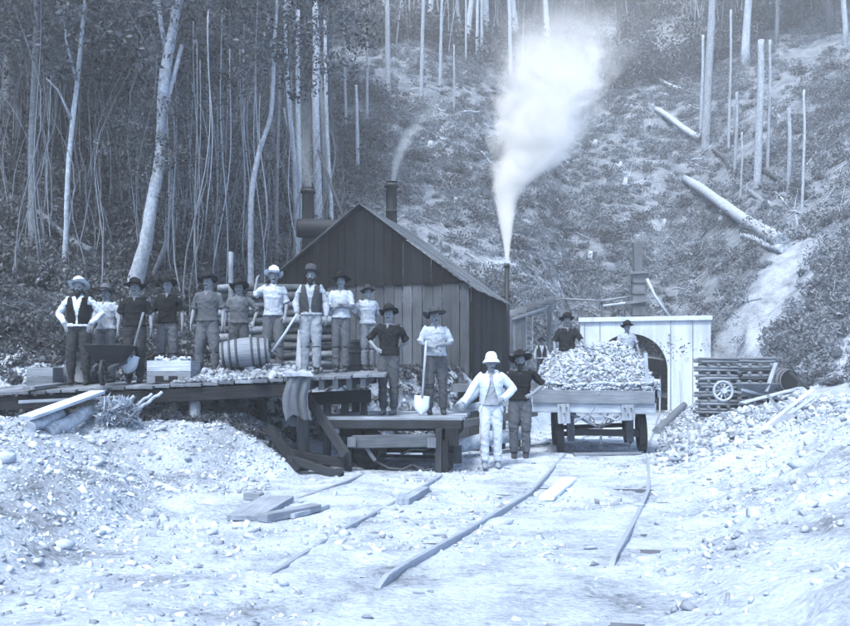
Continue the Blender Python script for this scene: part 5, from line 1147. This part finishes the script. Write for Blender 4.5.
    ho = hat(t, hat_style, hatv, HM @ Vector((0, .005, .112)), hy, hpitch+hp, hroll); 
    if lean:
        for q in [ho]+list(ho.children):
            for v in q.data.vertices: v.co.x += lean*v.co.z
    return t
def D(px, Y): return dz((px-425)/F*Y, Y)
def shovel(loc, rot, label, L=1.35):
    t = empty('shovel', loc); t.rotation_euler = rot; tag(t, label, 'shovel')
    MB().tube([(0, 0, .26), (0, .01, .7), (0, 0, L)], [.019, .017, .018], 9, ref=(1, 0, 0)).build('handle', wood(.4, 'sh'), t)
    V = []; nx, nz_ = 8, 10
    for j in range(nz_+1):
        z = .30*j/nz_; w = .12*min(1, (z/.12)**.5 if z < .12 else 1)
        for i in range(nx+1): s = i/nx*2-1; V.append((s*w, .03*s*s-.02*math.sin(z/.3*3.14)*.5, z))
    o = np_obj('blade', V, Q=[[j*(nx+1)+i, j*(nx+1)+i+1, (j+1)*(nx+1)+i+1, (j+1)*(nx+1)+i] for j in range(nz_) for i in range(nx)], smooth=True, mats=(M('blade_steel', .55, rough=.45, metal=.2, var=.2),), parent=t); q = o.modifiers.new('thick', 'SOLIDIFY'); q.thickness = .005
    return t
Yd = 14.4
person('bearded man in dark waistcoat and white sleeves, hands in pockets, at the far left', 79, 275, Yd, D(79, Yd), .78, .11, 'felt', .5, 'pocket', 'pocket', beard=.06, sleeve='long', vest=.035, boot=.03, boot_h=.36, hpitch=-.35, stance=.13, yaw=.1, bowy=False)
person('man in a belted light shirt behind the dark wheelbarrow', 107, 282, 14.9, D(107, 14.9), .50, .26, 'felt', .16, 'down', 'down', belt=.05, sleeve='rolled', yaw=-.2, lean=-.012, fwd=(.08, 0), head=(.15, 0))
person('man in a dark shirt holding a shovel, right of the dark wheelbarrow', 135, 276, 14.3, D(135, 14.3), .05, .10, 'wide', .03, 'down', 'down', yaw=.18, stance=.1, fwd=(0, .1), head=(-.1, 0))
person('man in a dark collared shirt standing behind the pale box of stone', 167, 273, 14.8, D(167, 14.8), .045, .24, 'felt', .04, 'down', 'down', belt=.05, yaw=.12, head=(-.15, 0), moust=False, lean=.01)
person('man in an open necked mid grey shirt left of the lying barrel', 208, 270, 14.25, D(208, 14.25), .19, .22, 'felt', .04, 'down', 'down', yaw=-.12, stance=.14, fwd=(.06, 0), bowy=True, boot=.2)
person('shorter man in a grey shirt directly behind the lying barrel', 239, 277, 15.0, D(239, 15.0), .24, .2, 'wide', .04, 'down', ((.36, .04, 1.2), (.30, -.12, 1.0)), yaw=.1, belt=.05)
person('man in a light hat and pale shirt with one arm up on the cordwood', 273, 264, 14.6, D(273, 14.6)+.02, .5, .22, 'felt', .6, ((.36, .1, 1.30), (.33, .12, 1.52)), ((.25, .0, 1.17), (.22, -.14, .96)), yaw=.15, neck=.62, lean=.01, fwd=(0, .1), stance=.12)
person('man in a buttoned dark waistcoat and pale trousers holding a pick', 311, 263, 14.3, D(311, 14.3), .42, .48, 'bowler', .10, ((.27, .02, 1.18), (.235, -.13, .98)), 'down', sleeve='long', vest=.10, beard=.02, belt=None, yaw=.0, stance=.1)
person('man with folded arms in a light shirt and tall dark hat', 341, 270, 14.4, D(341, 14.4), .50, .22, 'wide', .035, 'fold', 'fold2', yaw=-.05, hpitch=-.15, stance=.09, belt=.05)
person('man in a pale shirt, hands behind back, at the right end of the staging', 367, 283, 14.7, D(367, 14.7), .48, .34, 'felt', .07, 'back', 'back', yaw=.32, stance=.09, lean=.012, moust=False, fwd=(.1, 0))
zfw = .845
person('man in a dark shirt with hand on hip standing on the flat wagon', 389, 302, 14.0, zfw, .05, .17, 'felt', .035, 'hip', 'back', yaw=-.22, stance=.09, boot=.1, fwd=(.05, 0), head=(.15, 0))
person('man in a light shirt leaning on a shovel on the flat wagon', 436, 304, 14.1, zfw, .46, .17, 'wide', .10, 'grip', 'grip2', yaw=.12, stance=.13, hroll=-.12, head=(.15, .1), fwd=(.05, 0), lean=-.01)
person('man in a white suit and pale sun helmet resting a hand on the flat wagon', 491, 350, 13.84, hz(1.0, 13.84)+.0, .38, .74, 'pith', .72, ((.33, -.02, 1.22), (.50, -.12, 1.0)), 'hip', jacket=.62, sleeve='long', moust=True, yaw=.0, boot=.25, bowy=False, stance=.12, fwd=(.1, 0), head=(.2, .12), belt=.12)
person('bearded man in a dark shirt between the white suit and the loaded wagon', 520, 348, 15.1, hz(P(520, 0, 15.1).x, 15.1), .045, .22, 'wide', .03, 'down', 'hip', beard=.07, yaw=-.1, stance=.10, hpitch=-.25)
person('man in a dark shirt standing up behind the left side of the stone load', 567, 311, 17.2, 1.06, .06, .12, 'felt', .04, 'down', ((.30, -.1, 1.2), (.33, -.34, 1.10)), yaw=.0)
person('boy in a pale shirt and dark hat behind the top of the stone load', 627, 319, 18.4, 1.10, .42, .2, 'felt', .04, 'down', ((.27, .02, 1.22), (.30, -.1, 1.0)), moust=False, yaw=.15)
a = P(541.5, 352, 30); person('distant man in a dark waistcoat standing far back by the lean-to', 541.5, 336, 30, P(0, 384, 30).z, .5, .1, 'felt', .03, 'down', 'down', vest=.05, sleeve='long')
# tools in hand
a = P(127, 366, 13.95); shovel(a+Vector((0, 0, -.12)), (-.12, math.radians(14), .3), 'shovel with a pale blade held down beside the dark wheelbarrow', 1.0)
a = P(421, 414, 13.72); a.z = zfw+.005; shovel(a, (-.17, math.radians(5), .1), 'long handled shovel planted on the flat wagon under two clasped hands', 1.16)
t = empty('pick', P(272, 352, 13.95)); tag(t, 'pick held slanting by the man in the buttoned waistcoat', 'pick'); e_ = P(297, 314, 13.95)-t.location
MB().tube([(0, 0, 0), e_*.5+Vector((.01, 0, 0)), e_], [.026, .02, .018], 9, ref=(0, 1, 0)).build('handle', wood(.45, 'sh'), t); n_ = e_.normalized(); k_ = n_.cross(Vector((0, 1, 0)))
MB().tube([k_*-.24+n_*-.03, k_*-.1, k_*.1, k_*.24+n_*-.03], [.008, .02, .02, .008], 8, ref=(0, 1, 0)).build('head', ironm(.12), t)
# ------------------------------------------------------------------ camera, light, render settings
cam = bpy.data.cameras.new('camera'); co = bpy.data.objects.new('camera', cam); COL.objects.link(co); S.camera = co
co.location = (0, 0, CH); co.rotation_euler = (math.pi/2, 0, 0); cam.sensor_width = 36; cam.lens = F/850*36; cam.shift_y = (HZ-313)/850; cam.clip_end = 1000; cam.clip_start = .1
w = bpy.data.worlds.new('World'); S.world = w; w.use_nodes = True; N = w.node_tree.nodes; L = w.node_tree.links
EL, AZ = math.radians(58), math.radians(205)       # high soft sun behind the camera's left shoulder
sk = N.new('ShaderNodeTexSky'); sk.sky_type = 'NISHITA'; sk.sun_disc = False; sk.sun_elevation = EL; sk.sun_rotation = AZ; sk.dust_density = 3; sk.air_density = 1
L.new(sk.outputs[0], N['Background'].inputs[0]); N['Background'].inputs[1].default_value = .15
sun = bpy.data.lights.new('sun', 'SUN'); sun.energy = SUN_E; sun.angle = math.radians(12); sun.color = (1, .96, .9)
so = bpy.data.objects.new('sun', sun); COL.objects.link(so)
# sky rotation: measured clockwise from +Y
d = Vector((math.sin(AZ)*math.cos(EL), math.cos(AZ)*math.cos(EL), math.sin(EL)))
so.rotation_euler = (-d).to_track_quat('-Z', 'Y').to_euler(); so.location = d*60
S.view_settings.view_transform = 'Standard'; S.view_settings.look = 'None'; S.view_settings.exposure = EXPO; S.view_settings.gamma = 1; S.view_settings.use_curve_mapping = False
S.render.engine = 'CYCLES'; cy = S.cycles; cy.max_bounces = 8; cy.diffuse_bounces = 3; cy.glossy_bounces = 2; cy.transmission_bounces = 3; cy.volume_bounces = 3; cy.transparent_max_bounces = 6
cy.use_denoising = True; cy.denoiser = 'OPENIMAGEDENOISE'; cy.denoising_input_passes = 'RGB_ALBEDO_NORMAL'; cy.volume_step_rate = 1.5; cy.use_adaptive_sampling = True; cy.adaptive_threshold = .045
